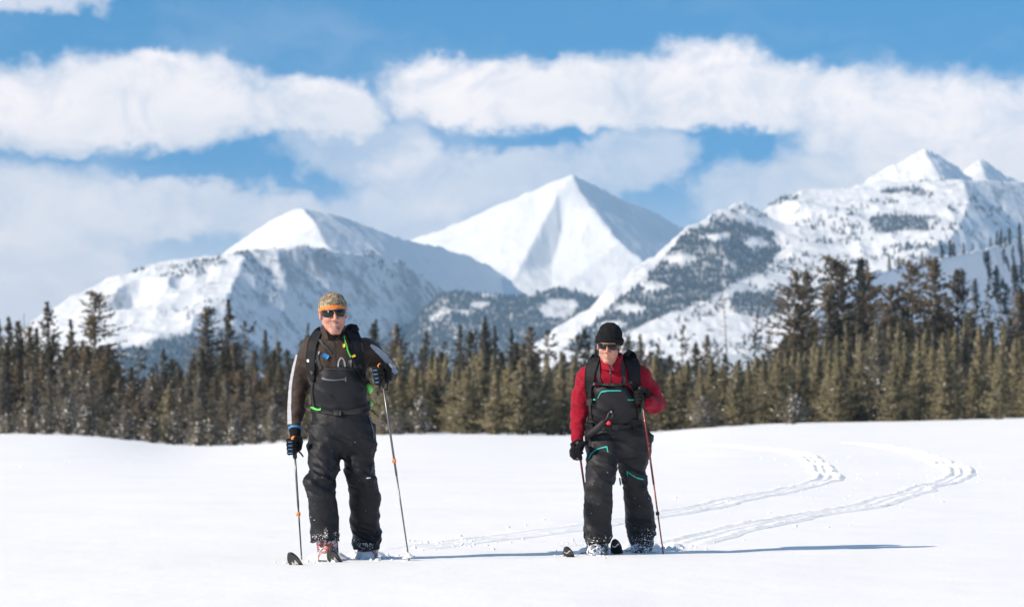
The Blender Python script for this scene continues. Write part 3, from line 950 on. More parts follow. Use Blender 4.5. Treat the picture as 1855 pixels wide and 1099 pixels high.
def slope_woods(name, T, regions, hmin, hmax, spacing, seed, openings=(), brush=1.0):
    rg = np.random.default_rng(seed)
    X, Y, Z, ok = T['X'], T['Y'], T['Z'], T['ok']
    px = X / Y * F + 927.5
    py = 745 - (Z - CAMH) / Y * F
    pn = np.stack([X, Y, np.zeros_like(X)], -1)
    clump = fbm(pn / (spacing * 9) + seed, 3) * 0.5 + 0.5
    dens = np.zeros(X.shape)
    for poly, d in regions:
        m = inside(poly, px + 14 * fbm(pn / 80 + 3, 3), py + 10 * fbm(pn / 80 + 8, 3))
        dens = np.where(m, np.maximum(dens, d), dens)
    for (ox, oy, rx, ry) in openings:
        q = ((px - ox) / rx) ** 2 + ((py - oy) / ry) ** 2
        dens = dens * sstep(0.6, 1.3, q + 0.5 * (clump - .5))
    cell = np.gradient(X, axis=1) * np.gradient(Y, axis=0)
    pr = dens * np.where(dens > .85, sstep(0.12, 0.34, clump), sstep(0.42, 0.66, clump)) * cell / spacing ** 2
    pr = np.where(ok, np.clip(pr, 0, 3), 0)
    br = np.where(dens > .85, sstep(0.12, 0.34, clump), 0.5 * dens * sstep(0.42, 0.66, clump)) * np.clip(dens, 0, 1) * brush
    for _ in range(3):
        q_ = np.pad(br, 1, mode='edge')
        br = (q_[:-2, 1:-1] + q_[2:, 1:-1] + q_[1:-1, :-2] + q_[1:-1, 2:] + br) / 5
    at = T['o'].data.attributes.new('brush', 'FLOAT', 'POINT')
    if len(at.data) == br.size:
        at.data.foreach_set('value', br.ravel().astype(np.float32))
    n = rg.poisson(pr)
    ii, jj = np.nonzero(n)
    rep = n[ii, jj]
    ii, jj = np.repeat(ii, rep), np.repeat(jj, rep)
    x = X[ii, jj] + rg.uniform(-1, 1, len(ii)) * 1.2
    y = Y[ii, jj] + rg.uniform(-.5, .5, len(ii)) * 5
    z = Z[ii, jj]
    h = rg.uniform(hmin, hmax, len(ii)) * rg.choice([.55, .8, 1, 1.15], len(ii))
    V, Fc = [], []
    k = 5
    rr = h * rg.uniform(0.17, 0.26, len(ii))
    rot = rg.uniform(0, 6.28, len(ii))
    rings = []
    for (rf, zf) in ((1.0, 0.10), (0.62, 0.42), (0.75, 0.38), (0.0, 1.0)):
        for j in range(k if rf else 1):
            a = rot + 2 * math.pi * j / k
            q = rr * rf * (1 + 0.35 * rg.uniform(-1, 1, len(ii)))
            rings.append(np.stack([x + q * np.cos(a), y + q * np.sin(a), z - .8 + h * zf], -1))
    V = np.stack(rings, 1)                             # n,16,3
    f = []
    for j in range(k):
        j2 = (j + 1) % k
        f += [(j, j2, 5 + j2), (j, 5 + j2, 5 + j), (10 + j, 10 + j2, 15)]
    f = np.array(f)
    Fa = (np.arange(len(ii))[:, None, None] * 16 + f[None]).reshape(-1, 3)
    me = mesh_from(name, V.reshape(-1, 3), Fa, [M_BLUE], smooth=False)
    link(name, me, kind='stuff')
    return len(ii)


nw = 0
nw += slope_woods('slope_forest', TR, [
    ([(1180, 500), (1235, 432), (1290, 402), (1340, 400), (1400, 425), (1415, 455), (1390, 480), (1345, 505), (1270, 545), (1190, 580), (1100, 615), (1040, 640), (1020, 625), (1090, 580), (1120, 545)], 1.0),
    ([(1235, 425), (1290, 390), (1380, 360), (1450, 352), (1450, 362), (1340, 380), (1240, 440)], .5),
    ([(1330, 372), (1390, 365), (1425, 365), (1420, 395), (1350, 400)], .25),
    ([(1000, 640), (1250, 560), (1450, 400), (1600, 360), (1760, 345), (1855, 400), (1760, 440), (1700, 490), (1550, 500), (1420, 560), (1300, 650), (1150, 660)], .22),
    ([(1580, 395), (1640, 388), (1690, 395), (1680, 415), (1590, 425)], .9), ([(1600, 340), (1700, 330), (1740, 335), (1690, 350), (1610, 352)], .8),
    ([(1330, 530), (1400, 530), (1440, 560), (1380, 580), (1320, 565)], .9), ([(1480, 430), (1560, 425), (1560, 445), (1490, 452)], .5),
    ([(1200, 585), (1400, 560), (1400, 660), (1100, 660)], .3), ([(1440, 500), (1700, 440), (1700, 560), (1440, 620)], .4)], 6, 10.5, 5.6, 3,
    openings=[(1185, 520, 26, 9), (1140, 560, 30, 8), (1230, 470, 30, 8), (1300, 430, 30, 7), (1110, 590, 30, 8), (1370, 440, 22, 12), (1190, 600, 40, 8), (1215, 425, 18, 14)])
nw += slope_woods('valley_forest', TW, [([(680, 540), (1230, 500), (1230, 720), (680, 720)], 1.0)], 6, 10.5, 5.4, 4,
                  openings=[(1008, 560, 30, 16), (870, 552, 18, 6), (1035, 552, 14, 10)])
nw += slope_woods('foot_forest', TL, [
    ([(140, 645), (250, 625), (330, 610), (420, 600), (480, 640), (560, 650), (640, 640), (720, 600), (800, 560), (900, 560), (900, 720), (100, 720)], 1.0),
    ([(430, 460), (520, 446), (620, 448), (640, 458), (560, 470), (500, 500), (470, 540), (450, 520)], .55), ([(660, 455), (745, 480), (810, 525), (790, 545), (720, 510), (660, 480)], .5),
    ([(230, 490), (420, 466), (420, 474), (250, 505)], .45), ([(470, 480), (700, 500), (720, 600), (480, 620)], .16), ([(300, 480), (360, 472), (370, 495), (310, 505)], .5), ([(330, 560), (420, 520), (420, 545), (350, 600)], .25)], 5, 9, 4.4, 5)
nw += slope_woods('near_slope_brush', TN, [([(1440, 560), (1855, 440), (2000, 420), (2000, 720), (1440, 720)], .12)], 1.5, 3, 4.5, 6)
nw += slope_woods('near_slope_woods', TN, [([(1600, 600), (1700, 545), (1780, 520), (1855, 470), (1990, 440), (2000, 740), (1560, 740)], 1.0)], 3.5, 6.5, 8.5, 8, openings=[(1800, 500, 40, 14), (1740, 560, 26, 10)], brush=0.0)
print('slope trees', nw)


# the rest of the forest behind the trees one can tell apart: one mass
def forest_mass():
    rg = np.random.default_rng(77)
    src = []
    for t, c, H in VAR['far'] + VAR['mid'][:2]:
        v = np.empty(len(c.vertices) * 3, np.float32)
        c.vertices.foreach_get('co', v)
        f = np.array([tuple(p.vertices) for p in c.polygons if len(p.vertices) == 4])
        k = 2 if H > 7.5 else 1
        src.append((v.reshape(-1, 3), f[::k], H))
    V, Fc, o = [], [], 0
    for i in range(470):
        px = rg.uniform(-90, 1950)
        D = rg.uniform(275, 345)
        if i >= 190:                                        # the wood goes on past both sides of the view
            px = rg.uniform(-1500, -75) if i % 2 else rg.uniform(1940, 3400)
            D = rg.uniform(205, 345)
        top = np.interp(px, BACK[:, 0], BACK[:, 1]) + rg.normal(12, 12)
        w = P(px, 745, D)
        z = float(ground_z(w[0], w[1]))
        v, f, H = src[rg.integers(len(src))]
        s = (float(P(px, top, D)[2]) - z) / H
        a = rg.uniform(0, 6.28)
        ca_, sa_ = math.cos(a), math.sin(a)
        q = v @ np.array([[ca_, sa_, 0], [-sa_, ca_, 0], [0, 0, 1]]) * (1.05, 1.05, s) + (w[0], w[1], z)
        us, inv = np.unique(f, return_inverse=True)
        V.append(q[us])
        Fc.append(inv.reshape(f.shape) + o)
        o += len(us)
    me = mesh_from('forest', np.concatenate(V), np.concatenate(Fc), [M_DARK], smooth=False)
    link('forest', me, kind='stuff')


forest_mass()


# ------------------------------------------------------------------ implicit surfaces for bodies, clothes and gear
def rc(p, a, b, ra, rb):
    a, b = np.asarray(a, float), np.asarray(b, float)
    ab = b - a
    h = np.clip(((p - a) @ ab) / (ab @ ab + 1e-12), 0, 1)
    return np.linalg.norm(p - a - h[..., None] * ab, axis=-1) - (ra + (rb - ra) * h)


def chain(p, pts, rs, k=0.0):
    d = None
    for i in range(len(pts) - 1):
        q = rc(p, pts[i], pts[i + 1], rs[i], rs[i + 1])
        d = q if d is None else (smin(d, q, k) if k else np.minimum(d, q))
    return d


def ell(p, c, r, M=None):
    q = p - np.asarray(c, float)
    if M is not None:
        q = q @ M
    r = np.asarray(r, float)
    k0 = np.linalg.norm(q / r, axis=-1)
    k1 = np.linalg.norm(q / (r * r), axis=-1) + 1e-9
    return k0 * (k0 - 1) / k1


def rbox(p, c, half, rad, M=None):
    q = p - np.asarray(c, float)
    if M is not None:
        q = q @ M
    q = np.abs(q) - (np.asarray(half, float) - rad)
    return np.linalg.norm(np.maximum(q, 0), axis=-1) + np.minimum(q.max(-1), 0) - rad


def smin(a, b, k):
    h = np.clip(0.5 + 0.5 * (b - a) / k, 0, 1)
    return b + (a - b) * h - k * h * (1 - h)


def smax(a, b, k):
    return -smin(-a, -b, k)


def loft(p, rows, power=2.0):
    """rows: (x, y, z, rx, ry) from top to bottom; rounded cross-sections interpolated along z"""
    rows = np.array(sorted(rows, key=lambda r: r[2]), float)
    z = np.clip(p[..., 2], rows[0, 2], rows[-1, 2])
    cx, cy, rx, ry = (np.interp(z, rows[:, 2], rows[:, k]) for k in (0, 1, 3, 4))
    q = (np.abs((p[..., 0] - cx) / rx) ** power + np.abs((p[..., 1] - cy) / ry) ** power) ** (1 / power)
    d = (q - 1) * np.minimum(rx, ry)
    over = np.maximum(p[..., 2] - rows[-1, 2], rows[0, 2] - p[..., 2])
    return np.where(over > 0, np.maximum(d, over), d)


def surf(f, lo, hi, h, fine=None):
    """surface net of f(p)=0; fine = list per axis of (from, to, step) refinements"""
    ax = []
    for k in range(3):
        if fine and fine[k]:
            a, b, s = fine[k]
            ax.append(np.concatenate([np.arange(lo[k], a, h), np.arange(a, b, s), np.arange(b, hi[k] + h, h)]))
        else:
            ax.append(np.arange(lo[k], hi[k] + h, h))
    X, Y, Z = np.meshgrid(*ax, indexing='ij')
    G = np.stack([X, Y, Z], -1)
    v = f(G.reshape(-1, 3)).reshape(X.shape)
    ins = v < 0
    n0, n1, n2 = (s - 1 for s in X.shape)
    cs = [(i, j, k) for i in (0, 1) for j in (0, 1) for k in (0, 1)]
    cnt = sum(ins[i:i + n0, j:j + n1, k:k + n2].astype(np.int8) for i, j, k in cs)
    act = (cnt > 0) & (cnt < 8)
    I, J, K = np.nonzero(act)
    acc = np.zeros((len(I), 3))
    num = np.zeros(len(I))
    for a in range(8):
        for b in range(a + 1, 8):
            ca, cb = cs[a], cs[b]
            if sum(x != y for x, y in zip(ca, cb)) != 1:
                continue
            va = v[I + ca[0], J + ca[1], K + ca[2]]
            vb = v[I + cb[0], J + cb[1], K + cb[2]]
            m = (va < 0) != (vb < 0)
            t = np.where(m, va / np.where(m, va - vb, 1), 0)
            pa = G[I + ca[0], J + ca[1], K + ca[2]]
            pb = G[I + cb[0], J + cb[1], K + cb[2]]
            acc += np.where(m[:, None], pa + t[:, None] * (pb - pa), 0)
            num += m
    V = acc / num[:, None]
    idx = np.full(act.shape, -1, np.int64)
    idx[I, J, K] = np.arange(len(I))
    faces = []
    for axn in range(3):
        sl = [slice(None)] * 3
        sl2 = [slice(None)] * 3
        sl[axn] = slice(0, -1)
        sl2[axn] = slice(1, None)
        s0, s1 = ins[tuple(sl)], ins[tuple(sl2)]
        for flip in (False, True):
            e = (s0 & ~s1) if not flip else (~s0 & s1)
            ii = np.stack(np.nonzero(e), 1)
            o1, o2 = [(1, 2), (2, 0), (0, 1)][axn]
            ok = (ii[:, o1] > 0) & (ii[:, o2] > 0) & (ii[:, o1] < act.shape[o1]) & (ii[:, o2] < act.shape[o2])
            ii = ii[ok]
            def c(d1, d2):
                q = ii.copy()
                q[:, o1] -= d1
                q[:, o2] -= d2
                return idx[q[:, 0], q[:, 1], q[:, 2]]
            q = np.stack([c(1, 1), c(0, 1), c(0, 0), c(1, 0)], 1)
            if flip:
                q = q[:, ::-1]
            faces.append(q)
    Fq = np.concatenate(faces)
    return V, Fq[(Fq >= 0).all(1)]


def grad(f, p, e=0.003):
    g = np.stack([f(p + np.eye(3)[k] * e) - f(p - np.eye(3)[k] * e) for k in range(3)], -1)
    return g / (np.linalg.norm(g, axis=-1, keepdims=True) + 1e-9)


def march(f, px, py, D0):
    """where the sight line through a photograph pixel meets the surface f; nan when it misses"""
    px, py = np.broadcast_arrays(np.asarray(px, float), np.asarray(py, float))
    o = np.array([0, 0, CAMH])
    d = P(px.ravel(), py.ravel(), D0) - o
    L = np.linalg.norm(d, axis=1, keepdims=True)
    d = d / L
    t = L[:, 0] - 0.9
    for _ in range(70):
        s = f(o + d * t[:, None])
        t = t + np.clip(s, -0.02, 0.05) * 0.7
    hit = np.abs(f(o + d * t[:, None])) < 0.006
    p = o + d * t[:, None]
    p[~hit] = np.nan
    return p


def wrinkle(V, f, amp, sc, seed=0.0, ridged=True, mask=None, oct=3):
    n = grad(f, V)
    w = fbm(V * np.asarray(sc) + seed + 0.35 * vnoise(V * 9 + seed)[:, None], oct, 0.5, ridged=ridged) - (0.15 if ridged else 0)
    if mask is not None:
        w = w * mask
    return V + n * (amp * w)[:, None]


FOLD_ROT = np.array(Matrix.Rotation(math.radians(28), 3, 'Y') @ Matrix.Rotation(math.radians(15), 3, 'X'))


def wrinkled(f, specs):
    """surface f with folds of cloth pressed into it; specs: (amplitude, scale, seed, ridged, mask function or None)"""
    def g(p):
        d = f(p)
        nr = np.abs(d) < .045
        q = p[nr]
        if len(q):
            w = 0
            for amp, sc, seed, rid, mk in specs:
                u = q @ FOLD_ROT if rid == 'fold' else q
                u = u * np.asarray(sc) + seed + 0.35 * vnoise(q * 7 + seed)[:, None]
                k = fbm(u, 2, 0.4, ridged=bool(rid)) - (0.3 if rid else 0)
                w = w + amp * k * (mk(q) if mk else 1)
            d = d.copy()
            d[nr] -= w
        return d
    return g


def root(name, loc, label, cat, group=None):
    e = bpy.data.objects.new(name, None)
    COL.objects.link(e)
    e.location = loc
    e.empty_display_size = 0.1
    e['label'] = label
    e['category'] = cat
    if group:
        e['group'] = group
    return e


def base_of(o):
    while o.parent is not None:
        o = o.parent
    return np.array(o.location)


def part(name, V, Fc, mats, parent, smooth=True, midx=None, label=None, kind=None):
    V = np.asarray(V, float) - base_of(parent)
    me = mesh_from(name, V, Fc, mats if isinstance(mats, (list, tuple)) else [mats], smooth, midx)
    o = bpy.data.objects.new(name, me)
    COL.objects.link(o)
    o.parent = parent
    if label:
        o['label'] = label
    if kind:
        o['kind'] = kind
    return o


def tube(pts, rs, n=10, caps=True):
    pts = np.asarray(pts, float)
    rs = np.broadcast_to(np.asarray(rs, float), (len(pts),))
    V, Fc = [], []
    t0 = None
    ref = np.array([0.3, 0.2, 0.93])
    for i, p in enumerate(pts):
        t = pts[min(i + 1, len(pts) - 1)] - pts[max(i - 1, 0)]
        t = t / (np.linalg.norm(t) + 1e-12)
        if t0 is None:
            r = np.array([1.0, 0, 0]) if abs(t[0]) < 0.9 else np.array([0, 1.0, 0])
            u = np.cross(t, r)
        else:
            u = u - t * (u @ t)
        u = u / np.linalg.norm(u)
        w = np.cross(t, u)
        t0 = t
        for j in range(n):
            a = 2 * math.pi * j / n
            V.append(p + rs[i] * (math.cos(a) * u + math.sin(a) * w))
    for i in range(len(pts) - 1):
        for j in range(n):
            Fc.append((i * n + j, i * n + (j + 1) % n, (i + 1) * n + (j + 1) % n, (i + 1) * n + j))
    if caps:
        Fc.append(tuple(range(n - 1, -1, -1)))
        Fc.append(tuple((len(pts) - 1) * n + j for j in range(n)))
    return np.array(V), Fc


def joinm(*parts):
    V, Fc, o = [], [], 0
    for v, f in parts:
        V.append(np.asarray(v, float))
        Fc += [tuple(int(i) + o for i in q) for q in f]
        o += len(v)
    return np.concatenate(V), Fc


def resample(path, n):
    path = np.array(path, float)
    d = np.concatenate([[0], np.cumsum(np.linalg.norm(np.diff(path[:, :2], axis=0), axis=1))])
    s = np.linspace(0, d[-1], n)
    return np.stack([np.interp(s, d, path[:, k]) for k in range(path.shape[1])], 1)


def ribbon(f, path, width, thick, D0, nw=4, lift=0.001, n=None):
    """a strap, zip or stripe lying on the surface f along a path of photograph pixels; width in pixels (one number or one per point)"""
    w = np.broadcast_to(np.asarray(width, float), (len(path),))
    pp = np.column_stack([np.array(path, float)[:, :2], w])
    L = np.linalg.norm(np.diff(pp[:, :2], axis=0), axis=1).sum()
    n = n or max(5, int(L / 2.2))
    pp = resample(pp, n)
    for _ in range(3):
        q = np.pad(pp, ((1, 1), (0, 0)), mode='edge')
        pp[1:-1] = (q[:-2] + 2 * q[1:-1] + q[2:])[1:-1] / 4
    t = np.gradient(pp[:, :2], axis=0)
    t /= np.linalg.norm(t, axis=1, keepdims=True) + 1e-9
    nrm = np.stack([-t[:, 1], t[:, 0]], 1)
    s = np.linspace(-0.5, 0.5, nw)
    q = pp[:, None, :2] + nrm[:, None] * (s[None, :, None] * pp[:, None, 2:3])
    W = march(f, q[..., 0], q[..., 1], D0).reshape(n, nw, 3)
    for pas in range(2):                                   # samples that missed take their neighbour's depth
        bad = np.isnan(W[..., 0])
        if bad.any():
            good = ~bad
            gi = np.argwhere(good)
            if len(gi) == 0:
                W[:] = P(q[..., 0], q[..., 1], D0)
                break
            for (i, j) in np.argwhere(bad):
                k = gi[np.argmin(((gi - (i, j)) ** 2).sum(1))]
                W[i, j] = P(q[i, j, 0], q[i, j, 1], W[k[0], k[1], 1])
    N = grad(f, W.reshape(-1, 3)).reshape(W.shape)
    T_ = W + N * (lift + thick)
    B = W + N * (lift - 0.003)
    i = np.arange(n * nw).reshape(n, nw)
    top = np.stack([i[:-1, :-1], i[:-1, 1:], i[1:, 1:], i[1:, :-1]], -1).reshape(-1, 4)
    V = np.concatenate([T_.reshape(-1, 3), B.reshape(-1, 3)])
    m = n * nw
    ring = np.concatenate([i[0, :], i[1:, -1], i[-1, -2::-1], i[-2:0:-1, 0]])
    r2 = np.roll(ring, -1)
    side = np.stack([ring, r2, r2 + m, ring + m], 1)
    faces = np.concatenate([top, side])
    # outward faces towards the camera
    a, b, c = V[top[0, 0]], V[top[0, 1]], V[top[0, 2]]
    if np.dot(np.cross(b - a, c - a), N[0, 0]) < 0:
        faces = faces[:, ::-1]
    return V, faces


def frame_rot(yaw, pitch, roll):
    return np.array((Matrix.Rotation(yaw, 3, 'Z') @ Matrix.Rotation(pitch, 3, 'X') @ Matrix.Rotation(roll, 3, 'Y')))


# ------------------------------------------------------------------ materials of clothes and gear
M_SKIN = plain('skin', (0.50, 0.265, 0.19), 0.5, var=0.14, vscale=38, bump=0.25, bscale=160, spec=0.35, col2=(0.46, 0.19, 0.14))
M_LIP = plain('lips', (0.47, 0.215, 0.175), 0.45, var=0.15)
M_STUBBLE = plain('stubble', (0.36, 0.19, 0.14), 0.65, var=0.35, vscale=150)
M_TEETH = plain('teeth', (0.5, 0.45, 0.39), 0.3, var=0.05)
M_HAIR = plain('hair', (0.10, 0.065, 0.04), 0.6, var=0.4, vscale=90)
M_BLACKCLOTH = plain('black_shell_cloth', (0.0085, 0.0093, 0.0128), 0.6, var=0.3, vscale=9, bump=0.2, bscale=60, spec=0.3)
M_GREYCLOTH = plain('charcoal_shell_cloth', (0.018, 0.017, 0.020), 0.6, var=0.3, vscale=9, bump=0.2, bscale=60, spec=0.3)
M_BROWN_J = plain('brown_softshell', (0.040, 0.025, 0.017), 0.7, var=0.3, vscale=12, bump=0.25, bscale=70, spec=0.3, sheen=0.08)
M_REFLECT = plain('pale_grey_panel', (0.36, 0.37, 0.40), 0.55, var=0.12, vscale=30)
M_GREYP = plain('grey_panel', (0.27, 0.29, 0.33), 0.55, var=0.15, vscale=30)
M_RED = plain('red_fleece', (0.29, 0.008, 0.024), 0.9, var=0.28, vscale=26, bump=0.5, bscale=120, spec=0.1, sheen=0.08)
M_STRAP = plain('black_webbing', (0.011, 0.011, 0.012), 0.65, var=0.3, vscale=80, bump=0.4, bscale=300)
M_PACK = plain('black_pack_fabric', (0.010, 0.010, 0.012), 0.7, var=0.4, vscale=30, bump=0.4, bscale=90, spec=.25)
M_KNIT = plain('black_knit', (0.010, 0.010, 0.011), 0.9, var=0.3, vscale=60, bump=0.7, bscale=220, spec=0.2)
M_LENS = plain('dark_lens', (0.006, 0.006, 0.007), 0.12, var=0.0, spec=0.35)
M_GLASSF = plain('glasses_frame', (0.012, 0.011, 0.011), 0.3, spec=0.5)
M_ORANGE = plain('orange', (0.85, 0.20, 0.015), 0.55, var=0.12, vscale=40)
M_GREEN = plain('green_webbing', (0.10, 0.62, 0.08), 0.6, var=0.15)
M_LIME = plain('lime_tab', (0.22, 0.75, 0.16), 0.5, var=0.15)
M_TEAL = plain('teal_zip', (0.02, 0.42, 0.34), 0.5, var=0.1)
M_YELLOW = plain('yellow_tab', (0.75, 0.47, 0.02), 0.5, var=0.1)
M_BLUE_B = plain('blue_badge', (0.02, 0.17, 0.42), 0.5, var=0.1)
M_BLUE_G = plain('blue_piping', (0.045, 0.20, 0.45), 0.5, var=0.15)
M_WHITEP = plain('white_print', (0.72, 0.72, 0.72), 0.5, var=0.05)
M_REDP = plain('red_plastic', (0.62, 0.025, 0.04), 0.4, var=0.1)
M_POLE = plain('grey_pole', (0.16, 0.16, 0.165), 0.35, metal=0.6, var=0.2, vscale=30)
M_POLE_D = plain('dark_pole', (0.045, 0.045, 0.05), 0.35, metal=0.4, var=0.2, vscale=30)
M_POLE_R = plain('red_pole', (0.42, 0.36, 0.34), 0.35, metal=0.2, vscale=52, col2=(0.15, 0.018, 0.015))
_r = M_POLE_R.node_tree.nodes['Map Range'].inputs
_r[1].default_value, _r[2].default_value = 0.60, 0.66
M_RUBBER = plain('black_rubber', (0.014, 0.014, 0.015), 0.6, var=0.2)
M_SKI = plain('black_ski_base', (0.018, 0.018, 0.02), 0.35, var=0.2, vscale=20)
M_SKI_TOP = plain('ski_topsheet', (0.05, 0.05, 0.055), 0.3, var=0.3, vscale=15)
M_SHELLW = plain('white_boot_shell', (0.62, 0.64, 0.66), 0.35, var=0.15, vscale=30)
M_METAL = plain('steel', (0.35, 0.35, 0.36), 0.3, metal=0.9)


def camo_material():
    m, T, b = mat('camouflage_knit')
    tc = T.node('ShaderNodeTexCoord').outputs['Object']
    n1 = T.noise(tc, 26, 3, 0.55, 1.4)
    n2 = T.noise(T.mapping(tc, loc=(3, 7, 1)), 38, 3, 0.55, 1.8)
    c = T.mix(T.ramp(n1, 0.47, 0.53), (0.33, 0.26, 0.17), (0.15, 0.115, 0.075))
    c = T.mix(T.ramp(n2, 0.55, 0.6), c, (0.10, 0.085, 0.06))
    c = T.mix(T.ramp(T.noise(T.mapping(tc, loc=(9, 1, 4)), 50, 2, 0.5, 1.0), 0.6, 0.66), c, (0.45, 0.39, 0.29))
    T.put(b.inputs['Base Color'], c)
    b.inputs['Roughness'].default_value = 0.9
    return m


def pattern_boot(name, a, bcol, c3, sc=28):
    m, T, b = mat(name)
    tc = T.node('ShaderNodeTexCoord').outputs['Object']
    n1 = T.noise(tc, sc, 2, 0.5, 1.2)
    n2 = T.noise(T.mapping(tc, loc=(4, 2, 8)), sc * 1.3, 2, 0.5, 1.0)
    c = T.mix(T.ramp(n1, 0.48, 0.53), a, bcol)
    c = T.mix(T.ramp(n2, 0.54, 0.58), c, c3)
    T.put(b.inputs['Base Color'], c)
    b.inputs['Roughness'].default_value = 0.4
    return m


M_CAMO = camo_material()
M_BOOT_RED = pattern_boot('boot_red_black_pattern', (0.03, 0.03, 0.035), (0.5, 0.5, 0.52), (0.45, 0.02, 0.06), 36)
M_BOOT_SNOWY = pattern_boot('boot_dusted_with_snow', (0.02, 0.022, 0.028), (0.75, 0.78, 0.83), (0.10, 0.13, 0.18), 34)


# ------------------------------------------------------------------ shared anatomy
def head_sdf(p, c, M, smile=False, s=1.0):
    q = ((p - c) @ M) / s
    fem = 0.0 if smile else 1.0
    ax = np.abs(q[..., 0])
    m = np.stack([ax, q[..., 1], q[..., 2]], -1)
    d = ell(q, (0, .012, .045), (.076, .096, .083))
    d = smin(d, ell(q, (0, -.022, -.035), (.063, .070 - .002 * fem, .088 - .004 * fem)), .02)
    d = smin(d, rc(m, (.052 - .005 * fem, .005, -.05), (.016 - .006 * fem, -.068 + .004 * fem, -.108 + .006 * fem), .020, .021 - .003 * fem), .02)
    d = smin(d, ell(q, (0, -.074 + .004 * fem, -.106 + .006 * fem), (.024 - .006 * fem, .022 - .004 * fem, .020 - .003 * fem)), .015)
    d = smin(d, ell(m, (.036, -.066, -.030), (.026, .024, .022)), .018)
    d = smin(d, rc(m, (.005, -.088, .026), (.045, -.074, .026), .012, .010), .012)
    d = smax(d, -ell(m, (.031, -.096, .003), (.018, .014, .012)), .008)
    d = smin(d, rc(q, (0, -.092, .012), (0, -.116 + .004 * fem, -.030 + .003 * fem), .008 - .001 * fem, .0115 - .002 * fem), .008)
    d = smin(d, ell(m, (.012, -.101, -.034), (.009, .012, .008)), .006)
    lp = 0.0 if smile else .004
    d = smin(d, rc(m, (0, -.093 + lp, -.064), (.022, -.083, -.065 + (.006 if smile else 0)), .0075, .004), .008)
    d = smin(d, rc(m, (0, -.091 + lp, -.078), (.018, -.083, -.075 + (.006 if smile else 0)), .008, .004), .008)
    d = smax(d, -rc(m, (0, -.102 + lp, -.071), (.024, -.090 + lp, -.069 + (.007 if smile else 0)), .0055 if smile else .003, .003), .004)
    ear = ell(m, (.079, .010, -.010), (.009, .019, .031))
    ear = smax(ear, -ell(m, (.087, .004, -.008), (.006, .010, .018)), .004)
    d = smin(d, ear, .008)
    return d * s


def fist_parts(c, u, b, s=1.0):
    """joint positions of a hand closed round a shaft: c on the shaft, u up along it, b from shaft to the heel of the palm"""
    u = np.asarray(u, float) / np.linalg.norm(u)
    b = np.asarray(b, float)
    b = b - u * (b @ u)
    b /= np.linalg.norm(b)
    t = np.cross(u, b)
    out = []
    for i in range(4):
        z = (.036 - .024 * i) * s
        ln = (.95, 1.0, .96, .82)[i]
        pts = []
        for ph, rad in ((15, .040), (62, .043), (120, .034), (178, .030), (222 * ln, .026)):
            a = R(ph * (0.92 + 0.08 * ln))
            pts.append(c + u * z * (1 - .1 * (ph > 100)) + s * rad * (math.cos(a) * b + math.sin(a) * t))
        out.append((pts, [.0135 * s, .0138 * s, .0125 * s, .0115 * s, .0105 * s]))
    th = [c + b * .042 * s - t * .016 * s - u * .012 * s]
    for ph, rad, z in ((-45, .043, .022), (-95, .038, .044), (-150, .032, .052)):
        a = R(ph)
        th.append(c + u * z * s + s * rad * (math.cos(a) * b + math.sin(a) * t))
    return u, b, t, out, (th, [.019 * s, .0165 * s, .0145 * s, .012 * s])


def glove_sdf(c, u, b, wrist, s=1.0, cuff=0.034):
    u, b, t, fin, th = fist_parts(np.asarray(c, float), u, b, s)
    wrist = np.asarray(wrist, float)
    Mx = np.stack([t, b, u], 1)

    def f(p):
        d = ell(p, c + b * .040 * s + t * .010 * s, (.030 * s, .021 * s, .050 * s), Mx)
        for pts, rs in fin:
            d = smin(d, chain(p, pts, rs, .004), .0035)
        d = smin(d, chain(p, th[0], th[1], .006), .006)
        d = smin(d, rc(p, c + b * .044 * s - u * .005, wrist, .026 * s, cuff * s), .018)
        return d
    return f, fin


def bounds(pts, pad):
    pts = np.asarray(pts)
    return pts.min(0) - pad, pts.max(0) + pad


